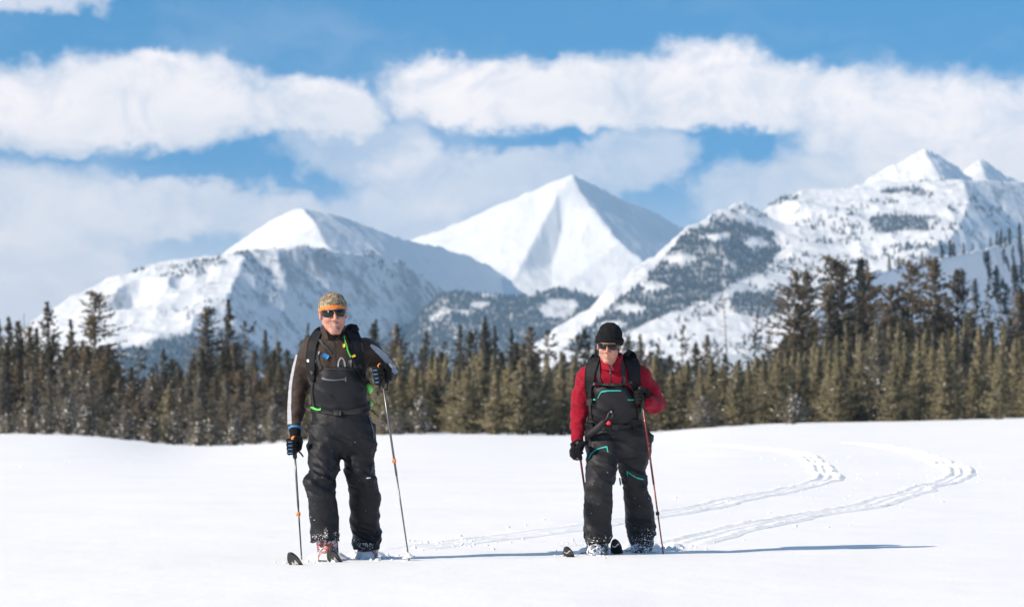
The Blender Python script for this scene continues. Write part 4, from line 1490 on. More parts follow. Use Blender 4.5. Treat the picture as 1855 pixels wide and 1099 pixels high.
def add_sunglasses(parent, c, M, s=1.0, hgt=.019, y0=0.0, wrap=1.0):
    def w(q):
        return (np.asarray(q, float) * s) @ M.T + c
    # top bar and temples
    arc = []
    for a in np.linspace(-100, 100, 31):
        x = .079 * math.sin(R(np.clip(a, -88, 88)))
        y = -.104 * math.cos(R(np.clip(a, -88, 88)) * .95)
        if abs(a) > 88:
            y += (abs(a) - 88) * .0055
        arc.append((x, y, .018 + y0))
    fr = tube([w(q) for q in arc], .0042 * s, 7)
    br = tube([w((-.012, -.112, .010 + y0)), w((0, -.1155, .012 + y0)), w((.012, -.112, .010 + y0))], .0045 * s, 7)
    tm = []
    for sg in (-1, 1):
        tm.append(tube([w((sg * .077, -.035, .012 + y0)), w((sg * .081, -.01, .010 + y0)), w((sg * .081, .03, .002 + y0))], [.006 * s, .005 * s, .004 * s], 7))
    V, Fc = joinm(fr, br, *tm)
    g = part('sunglasses', V, Fc, M_GLASSF, parent)
    for sg in (-1, 1):
        n, k = 13, 7
        V = []
        for i in range(n):
            ang = sg * (6 + 66 * i / (n - 1))
            e = abs(2 * i / (n - 1) - 1)
            hh = hgt * (1 - e ** 3.5 * .55)
            for j in range(k):
                v = j / (k - 1) * 2 - 1
                x = .080 * math.sin(R(ang))
                y = -.1085 * math.cos(R(ang) * .95) - .004 * (1 - v * v) * (1 - e * e)
                V.append(w((x, y, -.001 + y0 + v * hh - .004 * (1 - e) * (v < 0))))
        V = np.array(V)
        nrm = (M @ np.array([0, -1, 0.0])) * .003 * s
        Fq = grid_faces(n, k)
        V2 = np.concatenate([V, V - nrm])
        F2 = np.concatenate([Fq, Fq[:, ::-1] + n * k])
        i = np.arange(n * k).reshape(n, k)
        ring = np.concatenate([i[0, :], i[1:, -1], i[-1, -2::-1], i[-2:0:-1, 0]])
        r2 = np.roll(ring, -1)
        F2 = np.concatenate([F2, np.stack([r2, ring, ring + n * k, r2 + n * k], 1)])
        part('lens', V2, F2, M_LENS, g)
    return g


def lathe(p0, axis, prof, n=14):
    """prof: (distance along axis, radius)"""
    axis = np.asarray(axis, float) / np.linalg.norm(axis)
    return tube([np.asarray(p0) + axis * h for h, r in prof], [max(r, 1e-4) for h, r in prof], n)


def ski_pole(label, top, tip, shaft_mat, knob_mat, clamps, basket_at, r=.0075, group='ski poles', lower_mat=None, basket_col=None, strap=None, clamp_mat=None, prints=False, grip_len=.13):
    top, tip = np.asarray(top, float), np.asarray(tip, float)
    ax = (tip - top) / np.linalg.norm(tip - top)
    L = np.linalg.norm(tip - top)
    e = root('ski_pole', tuple(tip), label, 'ski pole', group)
    mid = top + ax * L * .55
    part('upper_shaft', *tube([top + ax * .1, mid], [r, r], 10), shaft_mat, e)
    part('lower_shaft', *tube([mid - ax * .03, tip - ax * .03], [r * .8, r * .62], 10), lower_mat or shaft_mat, e)
    part('grip', *lathe(top, ax, [(0.004, .010), (.012, .0165), (.035, .0135), (.06, .0155), (.085, .0135), (grip_len - .01, .0150), (grip_len, .010)], 12), M_RUBBER, e)
    part('grip_top', *lathe(top - ax * .016, ax, [(-.004, .004), (0, .012), (.008, .0185), (.018, .0185), (.026, .012)], 14), knob_mat, e)
    for q in clamps:
        V, Fc = lathe(top + ax * L * q, ax, [(-.013, r), (-.010, r * 1.45), (.009, r * 1.5), (.013, r)], 12)
        lev = tube([top + ax * L * q + np.array([-.010, -.004, .010]), top + ax * L * q + np.array([-.013, -.006, -.012])], [.003, .0025], 6)
        part('clamp', *joinm((V, Fc), lev), clamp_mat or M_ORANGE, e)
    if basket_at is not None:
        p = tip - ax * basket_at
        V, Fc = lathe(p, ax, [(-.03, .008), (-.016, .018), (-.004, .030), (.0, .045), (.004, .044), (.008, .012)], 18)
        part('basket', V, Fc, basket_col or M_RUBBER, e)
    part('tip', *lathe(tip - ax * .05, ax, [(0, r * .7), (.03, r * .5), (.05, .001)], 8), M_METAL, e)
    if strap is not None:
        part('wrist_strap', *strap, M_STRAP, e)
    if prints:
        bits = []
        for k in range(9):
            h = .16 + .05 * k + .01 * (k % 3)
            bits.append(lathe(top + ax * h, ax, [(0, r + .0006), (.012 + .006 * (k % 2), r + .0006)], 10))
        part('band', *joinm(*bits), M_WHITEP if prints == 'w' else M_POLE_R, e)
    return e


def ski(label, tip_px, tip_py, tipD, heading, width, rise, boot_at, top_mat, group, logo=True, emblem='zigzag'):
    """ski lying in the powder; heading = direction from tail to tip; tip turned up"""
    h = np.array([heading[0], heading[1], 0.0])
    h /= np.linalg.norm(h)
    sd = np.array([-h[1], h[0], 0.0])
    t = P(tip_px, tip_py, tipD)
    zt = t[2]
    n, k = 40, 7
    L = 1.72
    top, bot = [], []
    for i in range(n):
        s = (i / (n - 1)) ** 1.6 * L                        # distance back from the tip
        lift = rise * max(0.0, 1 - s / .26) ** 1.7
        wd = width * (min(1.0, math.sqrt(max(0.0, 1 - (1 - min(s, .09) / .09) ** 2)) + .02)) * (1 - .18 * math.sin(min(1, max(0, (s - .2)) / 1.3) * math.pi))
        zc = -.055 + lift
        for j in range(k):
            v = j / (k - 1) * 2 - 1
            p = np.array([t[0], t[1], 0]) - h * s + sd * v * wd / 2
            g = float(ground_z(p[0], p[1]))
            bot.append(p + np.array([0, 0, g + zc]))
            top.append(p + np.array([0, 0, g + zc + .013]))
    V = np.array(bot + top)
    i = np.arange(n * k).reshape(n, k)
    Fb = grid_faces(n, k)
    ring = np.concatenate([i[0, :], i[1:, -1], i[-1, -2::-1], i[-2:0:-1, 0]])
    r2 = np.roll(ring, -1)
    Fs = np.stack([ring, r2, r2 + n * k, ring + n * k], 1)
    Fa = np.concatenate([Fb, Fb[:, ::-1] + n * k, Fs])
    mi = np.concatenate([np.zeros(len(Fb)), np.ones(len(Fb)), np.zeros(len(Fs))])
    e = root('ski', (float(t[0]), float(t[1]), float(ground_z(t[0], t[1]))), label, 'ski', group)
    part('ski_body', V, Fa, [M_SKI, top_mat], e, midx=mi)
    # white emblem printed on the running base of the tip, built a hair proud of it
    def on_base(s, v):
        lift = rise * max(0.0, 1 - s / .26) ** 1.7
        p = np.array([t[0], t[1], 0]) - h * s + sd * v
        d = rise * 1.7 / .26 * max(0.0, 1 - s / .26) ** .7
        nn = -np.array([0, 0, 1.0]) + h * d
        nn /= np.linalg.norm(nn)
        return p + np.array([0, 0, float(ground_z(p[0], p[1])) - .055 + lift]) + nn * .0022
    if emblem == 'zigzag':
        w = width / 2
        po = [(.125, -.72 * w), (.062, -.30 * w), (.088, -.08 * w), (.045, .28 * w), (.125, .70 * w), (.125, .42 * w), (.088, .22 * w), (.112, -.02 * w), (.10, -.22 * w), (.125, -.44 * w)]
        V = np.array([on_base(*q) for q in po])
        part('emblem', V, [(0, 1, 9), (9, 1, 8), (8, 1, 2), (8, 2, 7), (7, 2, 3), (7, 3, 6), (6, 3, 5), (5, 3, 4)], M_WHITEP, e, smooth=False)
    else:
        V, Fq = [], []
        for a in np.linspace(0, 1, 7):
            x = (a - .5) * width * .62
            V += [on_base(.030 + .012 * math.sin(a * 5), x), on_base(.041 + .012 * math.sin(a * 5), x)]
        Fq = [(2 * q, 2 * q + 2, 2 * q + 3, 2 * q + 1) for q in range(6)]
        part('emblem', np.array(V), Fq, M_WHITEP, e, smooth=False)
    # toe piece of the binding under the boot
    c = np.array([t[0], t[1], 0]) - h * boot_at
    g = float(ground_z(c[0], c[1]))
    f = lambda p: np.minimum(rbox(p, c + np.array([0, 0, g - .02]), (.035, .035, .03), .01), rbox(p, c - h * .2 + np.array([0, 0, g - .02]), (.03, .03, .025), .01))
    lo, hi = bounds([c + (0, 0, g), c - h * .24 + (0, 0, g)], .07)
    part('binding', *surf(f, lo, hi, .008), M_METAL, e)
    return e


def boot_sdf(toe, heel, ankle, s=1.0):
    """ski boot: low shell from heel to toe, cuff rising to the ankle"""
    toe, heel, ankle = (np.asarray(q, float) for q in (toe, heel, ankle))
    fw = toe - heel
    fw /= np.linalg.norm(fw)

    def f(p):
        d = rc(p, heel + (0, 0, .055), toe - fw * .05 + (0, 0, .042), .050 * s, .046 * s)
        d = smin(d, ell(p, toe - fw * .06 + np.array((0, 0, .045)), (.052 * s, .06 * s, .044 * s)), .02)
        d = smin(d, rc(p, heel + fw * .055 + (0, 0, .08), ankle, .060 * s, .064 * s), .03)
        d = smax(d, (toe[2]) - p[..., 2], .008)
        return d
    return f


def snow_bits(f, boxpx, n, D0, rmin, rmax, seed, dens=None):
    """lumps of snow stuck to the surface f within a pixel box (or along a list of boxes)"""
    rg = np.random.default_rng(seed)
    parts = []
    for (x0, y0, x1, y1), m in zip(boxpx, n):
        x, y = rg.uniform(x0, x1, m), rg.uniform(y0, y1, m)
        W = march(f, x, y, D0)
        W = W[~np.isnan(W[:, 0])]
        if not len(W):
            continue
        N = grad(f, W)
        for w, nn in zip(W, N):
            r = rg.uniform(rmin, rmax) * rg.choice([.5, .7, 1.0, 1.5], p=[.3, .35, .25, .1])
            parts.append(lump(w + nn * r * .2, r, rg))
    return joinm(*parts)


_ico = None


def lump(c, r, rg, flat=.75):
    global _ico
    if _ico is None:
        bm = bmesh.new()
        bmesh.ops.create_icosphere(bm, subdivisions=1, radius=1)
        _ico = (np.array([v.co[:] for v in bm.verts]), [tuple(v.index for v in q.verts) for q in bm.faces])
        bm.free()
    V = _ico[0] * (1 + rg.normal(0, .22, (len(_ico[0]), 1))) * rg.uniform(.6, 1.4, 3)
    V = V * (1, 1, flat)
    return V * r + c, _ico[1]


# ------------------------------------------------------------------ the man in brown
M_ZIPGREY = plain('zip_grey', (0.10, 0.105, 0.115), 0.5)


def build_man():
    D0 = 22.5
    S = D0 / F                                             # metres per photograph pixel there

    def m(px, py, dy=0.0):
        return P(px, py, D0 + dy)

    def row(px, py, hw, dy, ry):
        q = m(px, py, dy)
        return (q[0], q[1], q[2], hw * (D0 + dy) / F, ry)

    base = m(628, 1008, 0.0)
    g0 = float(ground_z(base[0], base[1]))
    e = root('person', (float(base[0]), float(base[1]), g0), 'man skiing in a brown jacket, black bib trousers and camouflage beanie with orange brim', 'person', 'ski tourers')

    # --- clothes
    torso = [row(606, 602, 20, -.03, .065), row(606, 611, 36, -.03, .085), row(606, 620, 52, -.03, .105), row(607, 636, 58, -.03, .125), row(609, 662, 54, -.03, .135), row(612, 700, 49, -.02, .130), row(616, 745, 49, 0, .125), row(619, 765, 50, .0, .125)]
    armR = [m(563, 634, 0), m(547, 670, .02), m(541, 702, .04), m(536.5, 742, .01), m(534, 773, -.03)]
    armL = [m(662, 632, 0), m(684, 650, .04), m(705, 673, .07), m(703, 677, -.04), m(699, 681, -.13)]
    rA = [.080, .066, .058, .050, .040]
    rL = [.080, .068, .060, .054, .046]

    def jacket0(p):
        d = loft(p, torso, 2.2)
        d = smin(d, rc(p, m(580, 622, -.01), m(634, 621, -.01), .062, .062), .04)
        d = smin(d, chain(p, armR, rA, .02), .035)
        d = smin(d, chain(p, armL, rL, .02), .035)
        return d
    jacket = wrinkled(jacket0, [(.010, (8, 8, 16), 3.1, 'fold', None), (.005, (16, 14, 30), 8.1, 'fold', None)])
    pts = np.concatenate([armR, armL, [m(606, 598), m(616, 766)]])
    lo, hi = bounds(pts, .11)
    lo[1] -= .08
    hi[1] += .08
    V, Fc = surf(jacket, lo, hi, .0085)
    jk = part('jacket', V, Fc, M_BROWN_J, e)

    # collar standing round the neck, open in front
    cc = m(603, 604, -.055)

    def collar(p):
        q = p - cc
        rr = np.sqrt((q[..., 0] / .074) ** 2 + (q[..., 1] / .078) ** 2)
        d = np.abs((rr - 1) * .074) - .007
        d = np.maximum(d, np.abs(q[..., 2] - .012 - q[..., 1] * .25) - .040)
        gap = .030 + 0.35 * (q[..., 2] + .02)
        return np.maximum(d, np.where(q[..., 1] < 0, gap - np.abs(q[..., 0] - .004), -1))
    V, Fc = surf(collar, cc - .12, cc + .12, .006)
    cv = V - cc
    fi = np.array(Fc)
    inner = np.sqrt((cv[fi, 0] / .074) ** 2 + (cv[fi, 1] / .078) ** 2).mean(1) < .985
    part('collar', V, Fc, [M_BROWN_J, M_GREYP], jk, midx=inner.astype(int))
    gaiter = lambda p: np.maximum(loft(p, [row(604, 592, 18, -.07, .064), row(604, 602, 21, -.065, .072), row(605, 616, 23, -.055, .078), row(605, 626, 20, -.05, .08)]), -1)
    V, Fc = surf(gaiter, m(604, 628, -.06) - (.12, .12, .0), m(604, 586, -.06) + (.12, .12, .0), .006)
    part('neck_gaiter', wrinkle(V, gaiter, .004, (20, 20, 60), 2), Fc, M_KNIT, e)

    legR = [row(592, 770, 34, .0, .115), row(590, 800, 32, -.02, .118), row(588, 829, 29.5, -.06, .112), row(587, 852, 26, -.12, .108), row(578, 868, 26.5, -.15, .112), row(580, 884, 26.5, -.15, .11), row(584, 910, 25.5, -.13, .108), row(588, 945, 26.5, -.10, .115), row(590, 970, 26, -.09, .12), row(590, 979, 25, -.09, .12)]
    legL = [row(648, 770, 32, .02, .115), row(650, 800, 31, .02, .118), row(650, 829, 28, .03, .112), row(653, 862, 25, .03, .105), row(657, 880, 26, .05, .105), row(661, 898, 28, .08, .108), row(661, 930, 27, .13, .108), row(661.5, 962, 26.5, .17, .115), row(664, 985, 24, .19, .115), row(664, 994, 23.5, .19, .115)]
    hips = [row(615, 715, 49, .0, .140), row(617, 735, 51, .0, .142), row(618, 745, 51, .0, .138), row(619, 762, 54, .0, .142), row(620, 785, 55.5, .0, .142), row(620, 805, 55.5, .0, .133), row(620, 818, 50, .01, .11), row(619, 826, 20, .01, .06)]
    bibr = [row(616, 666, 38, -.03, .150), row(615, 672, 41, -.03, .151), row(614, 690, 46, -.03, .150), row(614, 705, 50, -.02, .147), row(615, 725, 51, -.01, .145), row(617, 745, 51, 0, .14)]

    def trousers0(p):
        d = smin(loft(p, legR, 2.3), loft(p, hips, 2.3), .035)
        d = smin(d, loft(p, legL, 2.3), .035)
        d = smin(d, loft(p, bibr, 2.6), .012)
        # hems cut square, rising a little in front
        return d
    zk1, zk2, zk3 = m(0, 862)[2], m(0, 975)[2], m(0, 800)[2]

    def folds(q):
        z = q[:, 2]
        return np.minimum(np.exp(-((z - zk1) / .10) ** 2) + np.exp(-((z - zk2) / .07) ** 2) + .45 + .5 * np.exp(-((z - zk3) / .06) ** 2), 1.2)

    def slant(q):                                          # drag lines running down and across from hip to knee
        return np.clip((zk3 + .05 - q[:, 2]) / .1, 0, 1) * .8
    trousers = wrinkled(trousers0, [(.016, (5, 5, 13), 5.7, 'fold', folds), (.009, (9, 9, 26), 2.2, 'fold', folds)])
    lo, hi = bounds([m(545, 1000, -.15), m(695, 662, .15)], .05)
    lo[1] -= .14
    hi[1] += .22
    lo[2] = m(620, 997)[2]
    V, Fc = surf(trousers, lo, hi, .0075)
    tr = part('bib_trousers', V, Fc, M_BLACKCLOTH, e)
    chest = lambda p: np.minimum(jacket(p), trousers(p))
    smooth = lambda p: np.minimum(jacket0(p), trousers0(p)) - .004
    # bib details
    part('chest_pocket_zip', *ribbon(chest, [(583, 683.5), (590, 687), (605, 688.5), (627, 686)], [5, 3.5, 2.0, 1.6], .002, D0), M_ZIPGREY, tr)
    part('bib_edge', *ribbon(chest, [(578, 671), (590, 668), (615, 667.5), (640, 668.5), (653, 671)], 3.2, .003, D0), M_STRAP, tr)
    part('zip_pull', *ribbon(chest, [(626, 683), (626, 690)], 2.4, .004, D0), M_ZIPGREY, tr)
    part('thigh_mark', *ribbon(trousers, [(664, 865.5), (671, 865)], 1.6, .002, D0), M_WHITEP, tr)
    part('side_zip', *ribbon(trousers, [(668, 752), (672, 765), (676, 780), (677, 793)], 2.0, .003, D0), M_ZIPGREY, tr)
    for pth in ([(581, 668), (575, 650), (572, 630), (574, 612)], [(640, 668), (640, 650), (637, 630), (634, 612)]):
        part('bib_strap', *ribbon(smooth, pth, 6.5, .004, D0), M_STRAP, tr)
    # jacket details
    part('chest_zip_panel', *ribbon(jacket, [(612, 667), (612.5, 655), (617, 646.5), (621, 648), (624, 656), (625, 667)], 3.0, .003, D0), M_GREYP, jk)
    part('chest_panel', *ribbon(jacket, [(634, 652), (639, 664), (645, 680)], [6, 8, 8.5], .003, D0), M_GREYP, jk)
    part('sleeve_stripe', *ribbon(jacket, [(538, 642), (532.5, 665), (527.5, 690), (525.5, 712), (524.5, 740), (525, 768)], [3.5, 4.5, 5, 5.5, 6.5, 8], .002, D0, nw=5), M_REFLECT, jk)
    part('sleeve_panel', *ribbon(jacket, [(671, 625), (682, 633), (694, 644), (704, 656), (714, 670), (718, 676)], [4, 10, 11, 10, 10, 7], .002, D0, nw=6), M_REFLECT, jk)
    part('zip', *ribbon(jacket, [(606, 618), (607, 640), (608, 667)], 1.8, .002, D0), M_STRAP, jk)

    # --- head and body, one continuous figure
    hc = m(603.5, 567, -.10)
    HS = 1.07
    M = frame_rot(R(9), R(4), R(-4))
    nk = m(604, 612, -.03)

    def body(p):
        d = smax(head_sdf(p, hc, M, True, HS), ((p - hc) @ M)[..., 2] - .106, .02)
        d = smin(d, rc(p, hc + M @ np.array([0, .02, -.07]), nk, .056, .060), .02)
        d = smin(d, rc(p, m(580, 634, 0), m(634, 633, 0), .055, .055), .04)
        d = smin(d, loft(p, [row(607, 622, 36, 0, .08), row(609, 660, 44, 0, .10), row(614, 720, 40, 0, .095), row(619, 780, 44, 0, .10), row(619, 800, 40, 0, .09)]), .04)
        d = smin(d, chain(p, armR, [.05, .045, .04, .036, .028], .02), .03)
        d = smin(d, chain(p, armL, [.05, .045, .04, .032, .024], .02), .03)
        for hip, kn, an, toe in ((m(594, 800, 0), m(581, 872, -.12), m(592, 985, -.08), m(595, 1004, -.22)), (m(645, 800, .02), m(656, 880, .05), m(664, 990, .2), m(662, 1005, .08))):
            d = smin(d, chain(p, [hip, kn, an], [.075, .050, .032], .03), .03)
            d = smin(d, rc(p, an, an * .7 + np.asarray(toe) * .3, .030, .026), .02)
        return d
    lo, hi = bounds([m(520, 1006, -.2), m(722, 530, .2)], .04)
    lo[1] -= .15
    hi[1] += .15
    V, Fc = surf(body, lo, hi, .016, fine=[(hc[0] - .10, hc[0] + .10, .004), (hc[1] - .14, hc[1] + .12, .0045), (hc[2] - .16, hc[2] + .14, .004)])
    q = (V[np.array(Fc)].mean(1) - hc) @ M
    front = q[:, 1] < -.05
    mi = np.zeros(len(Fc), int)
    q = q / HS
    mi[front & (((q[:, 0] / .030) ** 2 + ((q[:, 2] + .080) / .031) ** 2) < 1 + .35 * vnoise(q * 120))] = 2
    mi[front & (np.abs(q[:, 0]) < .025) & (np.abs(q[:, 2] + .071) < .011)] = 1
    part('body', V, Fc, [M_SKIN, M_LIP, M_STUBBLE], e, midx=mi)
    hs = lambda p: head_sdf(p, hc, M, True, HS)
    wl = lambda *q: M @ np.array(q) * HS + hc
    V, Fc = tube([wl(-.019, -.089, -.064), wl(-.010, -.0975, -.069), wl(0, -.1005, -.0705), wl(.010, -.0975, -.069), wl(.019, -.089, -.064)], [.001, .0019, .0022, .0019, .001], 8)
    part('teeth', V, Fc, M_TEETH, e)

    # --- beanie
    up = M @ np.array([0, .10, 1.0])
    up /= np.linalg.norm(up)
    bc = hc + M @ np.array([0, .012, .042])

    def beanie(p):
        d = ell(p, bc, (.094, .111, .087), M)
        d = smin(d, ell(p, bc + M @ np.array([0, .01, .040]), (.066, .08, .045), M), .03)
        ql = (p - hc) @ M
        cut = (.032 - .34 * (ql[..., 1] + .10)) - ql[..., 2] - .06 * ql[..., 0]
        return smax(d, cut, .006)
    lo, hi = bc - .15, bc + .15
    V, Fc = surf(beanie, lo, hi, .006)
    bn = part('beanie', wrinkle(V, beanie, .005, (24, 24, 40), 4), Fc, M_CAMO, e)

    def brim(p):
        d = ell(p, bc, (.0985, .1165, .0915), M)
        ql = (p - hc) @ M
        z = ql[..., 2] - (.032 - .34 * (ql[..., 1] + .10)) + .06 * ql[..., 0]
        return smax(smax(d, np.abs(z - .011) - .0145, .004), ql[..., 1] - .03, .005)
    V, Fc = surf(brim, lo, hi, .005)
    part('brim', V, Fc, M_ORANGE, bn, label='orange folded front edge')
    hair = lambda p: smax(smax(ell(p, hc + M @ np.array([0, .016, .03]), (.0835, .103, .070), M), -((p - hc) @ M)[..., 2] - .035, .004), -((p - hc) @ M)[..., 1] - .012, .004)
    V, Fc = surf(hair, hc - .13, hc + .13, .006)
    part('hair', V, Fc, M_HAIR, e)
    add_sunglasses(e, hc, M, HS, .0185, .004)

    # --- hands and poles
    topR, tipR = m(532.2, 794.5, -.13), m(547, 1009, -.06)
    topL, tipL = m(689, 663, -.24), m(742.5, 1009, -.16)
    tipR[2] = float(ground_z(tipR[0], tipR[1])) - .02
    tipL[2] = float(ground_z(tipL[0], tipL[1])) - .03
    for (top, tip, wrist, bdir, off, nm) in ((topR, tipR, armR[-1], np.array([.1, .75, .35]), .052, 'r'), (topL, tipL, armL[-1], np.array([.35, .8, .05]), .060, 'l')):
        ax = (tip - top) / np.linalg.norm(tip - top)
        c = top + ax * off
        f, fin = glove_sdf(c, -ax, bdir, wrist, 1.12 if nm == 'r' else 1.24, .036)
        lo, hi = bounds([c, wrist], .085)
        V, Fc = surf(f, lo, hi, .0042)
        gl = part('glove', wrinkle(V, f, .0016, (60, 60, 60), 1, False), Fc, M_KNIT, e)
        bits = []
        for pts, rs in fin[:4]:                                      # blue piping along each finger
            pq = np.array(pts)
            dirs = pq - (c + np.outer((pq - c) @ (-ax), -ax))
            dirs /= np.linalg.norm(dirs, axis=1, keepdims=True)
            bits.append(tube(pq[:4] + dirs[:4] * (np.array(rs)[:4, None] + .0004), .0030, 6))
        part('piping', *joinm(*bits), M_BLUE_G, gl)
        if nm == 'r':
            part('cuff', *tube([wrist + (0, 0, .012), wrist + (0, 0, -.004), wrist + (0, -.01, -.02)], [.040, .043, .040], 16), M_BLUE_G, gl)
    axL = (tipL - topL) / np.linalg.norm(tipL - topL)
    st = []
    for x0, x1, y1 in ((692, 683, 716), (703, 701, 706)):
        st.append(tube([m(x0, 690, -.22), m((x0 + x1) / 2, 699, -.215), m(x1, y1 - 6, -.21), m(x1 + 2, y1, -.21)], [.006, .006, .0055, .005], 7))
    st.append(tube([m(683, 705, -.215), m(692, 709, -.22), m(701, 704, -.215)], .0055, 7))
    ski_pole('grey ski pole with wide white basket planted beyond the raised glove of the man', topL, tipL, M_POLE, M_ORANGE, [.475], .055, lower_mat=M_POLE, basket_col=M_WHITEP, strap=joinm(*st))
    axR = (tipR - topR) / np.linalg.norm(tipR - topR)
    st = tube([m(540, 815, -.12), m(546, 822, -.12), m(549.5, 827, -.115)], [.006, .006, .005], 7)
    ski_pole('dark grey ski pole with orange knob hanging from the lowered glove of the man', topR, tipR, M_POLE, M_ORANGE, [.605], None, lower_mat=M_POLE_D, strap=st)
    c1 = topR + axR * np.linalg.norm(tipR - topR) * .32
    # --- boots
    toeR, heelR = m(596, 1014, -.27), m(594, 1008, .02)
    toeL, heelL = m(660, 1008, .02), m(668, 1004, .30)
    for (toe, heel, an) in ((toeR, heelR, m(591, 962, -.09)), (toeL, heelL, m(665, 972, .2))):
        z = float(ground_z(toe[0], toe[1])) - .035
        toe, heel = np.array([toe[0], toe[1], z]), np.array([heel[0], heel[1], z])
        f = boot_sdf(toe, heel, an, 1.16)
        lo, hi = bounds([toe, heel, an], .085)
        V, Fc = surf(f, lo, hi, .007)
        zc = V[np.array(Fc)].mean(1)[:, 2]
        b = part('boot', V, Fc, [M_SHELLW, M_BOOT_RED], e, midx=(zc > z + .085).astype(int))
        fw = (toe - heel) / np.linalg.norm(toe - heel)
        sd = np.array([-fw[1], fw[0], 0])
        for k, (q0, hz) in enumerate(((.30, .062), (.17, .075), (-.02, .115))):
            cpt = toe - fw * (.06 + .05 * k)
            arc = [cpt + sd * .069 * math.cos(a) + np.array([0, 0, .025 + hz * 1.0 * math.sin(a)]) - fw * .0 for a in np.linspace(.25, math.pi - .25, 9)]
            part('buckle', *tube(arc, .0045, 6), M_METAL if k != 1 else M_REDP, b)
    # snow caught on the trouser hems and specks on the cloth
    V, Fc = snow_bits(trousers, [(566, 966, 592, 980), (588, 955, 594, 974), (604, 962, 614, 980), (650, 983, 676, 994), (642, 975, 652, 988), (560, 850, 690, 985), (560, 770, 680, 850)], [80, 50, 40, 90, 24, 26, 8], D0, .001, .0034, 3)
    part('clinging_snow', V, Fc, M_CLING, tr, kind='stuff')

    # --- backpack, a thing of its own
    pk = root('backpack', tuple(m(612, 745, .2)), 'black backpack with green cords and tabs on the back of the man in brown', 'backpack')
    pb = lambda p: smin(rbox(p, m(611, 668, .27), (37 * S, .11, 66 * S), .05), ell(p, m(614, 612, .26), (32 * S, .10, 22 * S)), .05)
    lo, hi = bounds([m(560, 760, .12), m(665, 585, .42)], .06)
    V, Fc = surf(pb, lo, hi, .011)
    part('pack_body', wrinkle(V, pb, .010, (9, 9, 9), 6), Fc, M_PACK, pk)
    for nm, pth, w in (('shoulder_strap', [(583, 598), (575, 606), (567, 622), (564, 645), (565, 668), (568, 690)], [10, 14, 16, 15, 13, 6]), ('shoulder_strap', [(628, 596), (637, 603), (645, 620), (648, 645), (651, 668), (656, 682)], [14, 19, 20, 18, 13, 6])):
        s1 = part(nm, *ribbon(smooth, pth, w, .013, D0, nw=6), M_PACK, pk)
    sh = lambda p: np.minimum(chest(p) - .016, pb(p))
    part('lower_strap', *ribbon(chest, [(568, 690), (565, 705), (567, 722), (570, 738)], 4, .006, D0), M_STRAP, pk)
    part('lower_strap', *ribbon(chest, [(652, 664), (658, 678), (664, 690), (668, 700)], 5, .008, D0), M_STRAP, pk)
    part('buckle', *ribbon(sh, [(649, 661), (653, 668)], 7, .008, D0), M_RUBBER, pk)
    part('buckle', *ribbon(sh, [(563, 672), (567, 677)], 6, .007, D0), M_RUBBER, pk)
    part('hip_belt', *ribbon(trousers, [(568, 740), (585, 744.5), (610, 747), (640, 745), (668, 738)], [8, 9, 9, 9, 8], .008, D0), M_STRAP, pk)
    part('buckle', *ribbon(lambda p: trousers(p) - .010, [(603, 746.5), (617, 747)], 10, .008, D0), M_RUBBER, pk)
    part('haul_loop', *tube([m(627, 592, .10), m(636, 589, .04), m(645, 591, .02), m(648, 596, .03), m(640, 600, .06)], [.010, .012, .013, .012, .010], 9), M_PACK, pk)
    part('tube_hose', *ribbon(chest, [(573, 606), (577, 616), (585, 624), (594, 632), (601, 638)], 3.6, .010, D0), M_RUBBER, pk)
    part('cord', *ribbon(sh, [(623.5, 609), (626, 622), (630, 636), (635, 647)], 1.4, .004, D0), M_GREEN, pk, label='bright green cord')
    part('tab', *ribbon(sh, [(622.5, 623), (623, 629)], 4.4, .004, D0), M_YELLOW, pk)
    part('tab', *ribbon(sh, [(637, 646), (643, 643.5)], 4, .004, D0), M_YELLOW, pk)
    part('badge', *ribbon(lambda p: chest(p) - .004, [(584.5, 641), (594.5, 648)], 9, .004, D0), M_BLUE_B, pk, label='blue diamond badge')
    part('emblem', *ribbon(sh, [(556.2, 653), (560, 652.6)], 5, .002, D0), M_WHITEP, pk)
    part('side_tab', *tube([m(663, 694, .0), m(668, 700, -.02), m(671, 706, -.02), m(670, 712, -.01)], [.012, .020, .021, .010], 9), M_LIME, pk)
    part('side_tab', *tube([m(669, 727, .02), m(673, 730, .0), m(674, 734, .02)], [.008, .012, .006], 8), M_LIME, pk)
    part('side_tab', *ribbon(trousers, [(565.5, 737), (573, 741), (582, 740)], [3, 4, 3], .010, D0), M_GREEN, pk)
    part('loose_strap', *tube([m(674, 742, .02), m(680, 749, .0), m(687, 754, -.01)], [.004, .0035, .003], 6), M_STRAP, pk)
    part('thin_strap', *ribbon(chest, [(579, 636), (574, 648), (569, 661)], 2.6, .005, D0), M_GREYP, pk)
    # --- skis
    ski('black ski with white zigzag emblem, its tip foremost in front of the man', 526, 1019, 21.62, (-.27, -.96), .085, .128, .62, M_SKI_TOP, 'skis')
    ski('black ski with white zigzag emblem, tip rising against the front boot of the man', 598, 1013, 22.02, (-.27, -.96), .088, .130, .64, M_SKI_TOP, 'skis')
    return e


build_man()


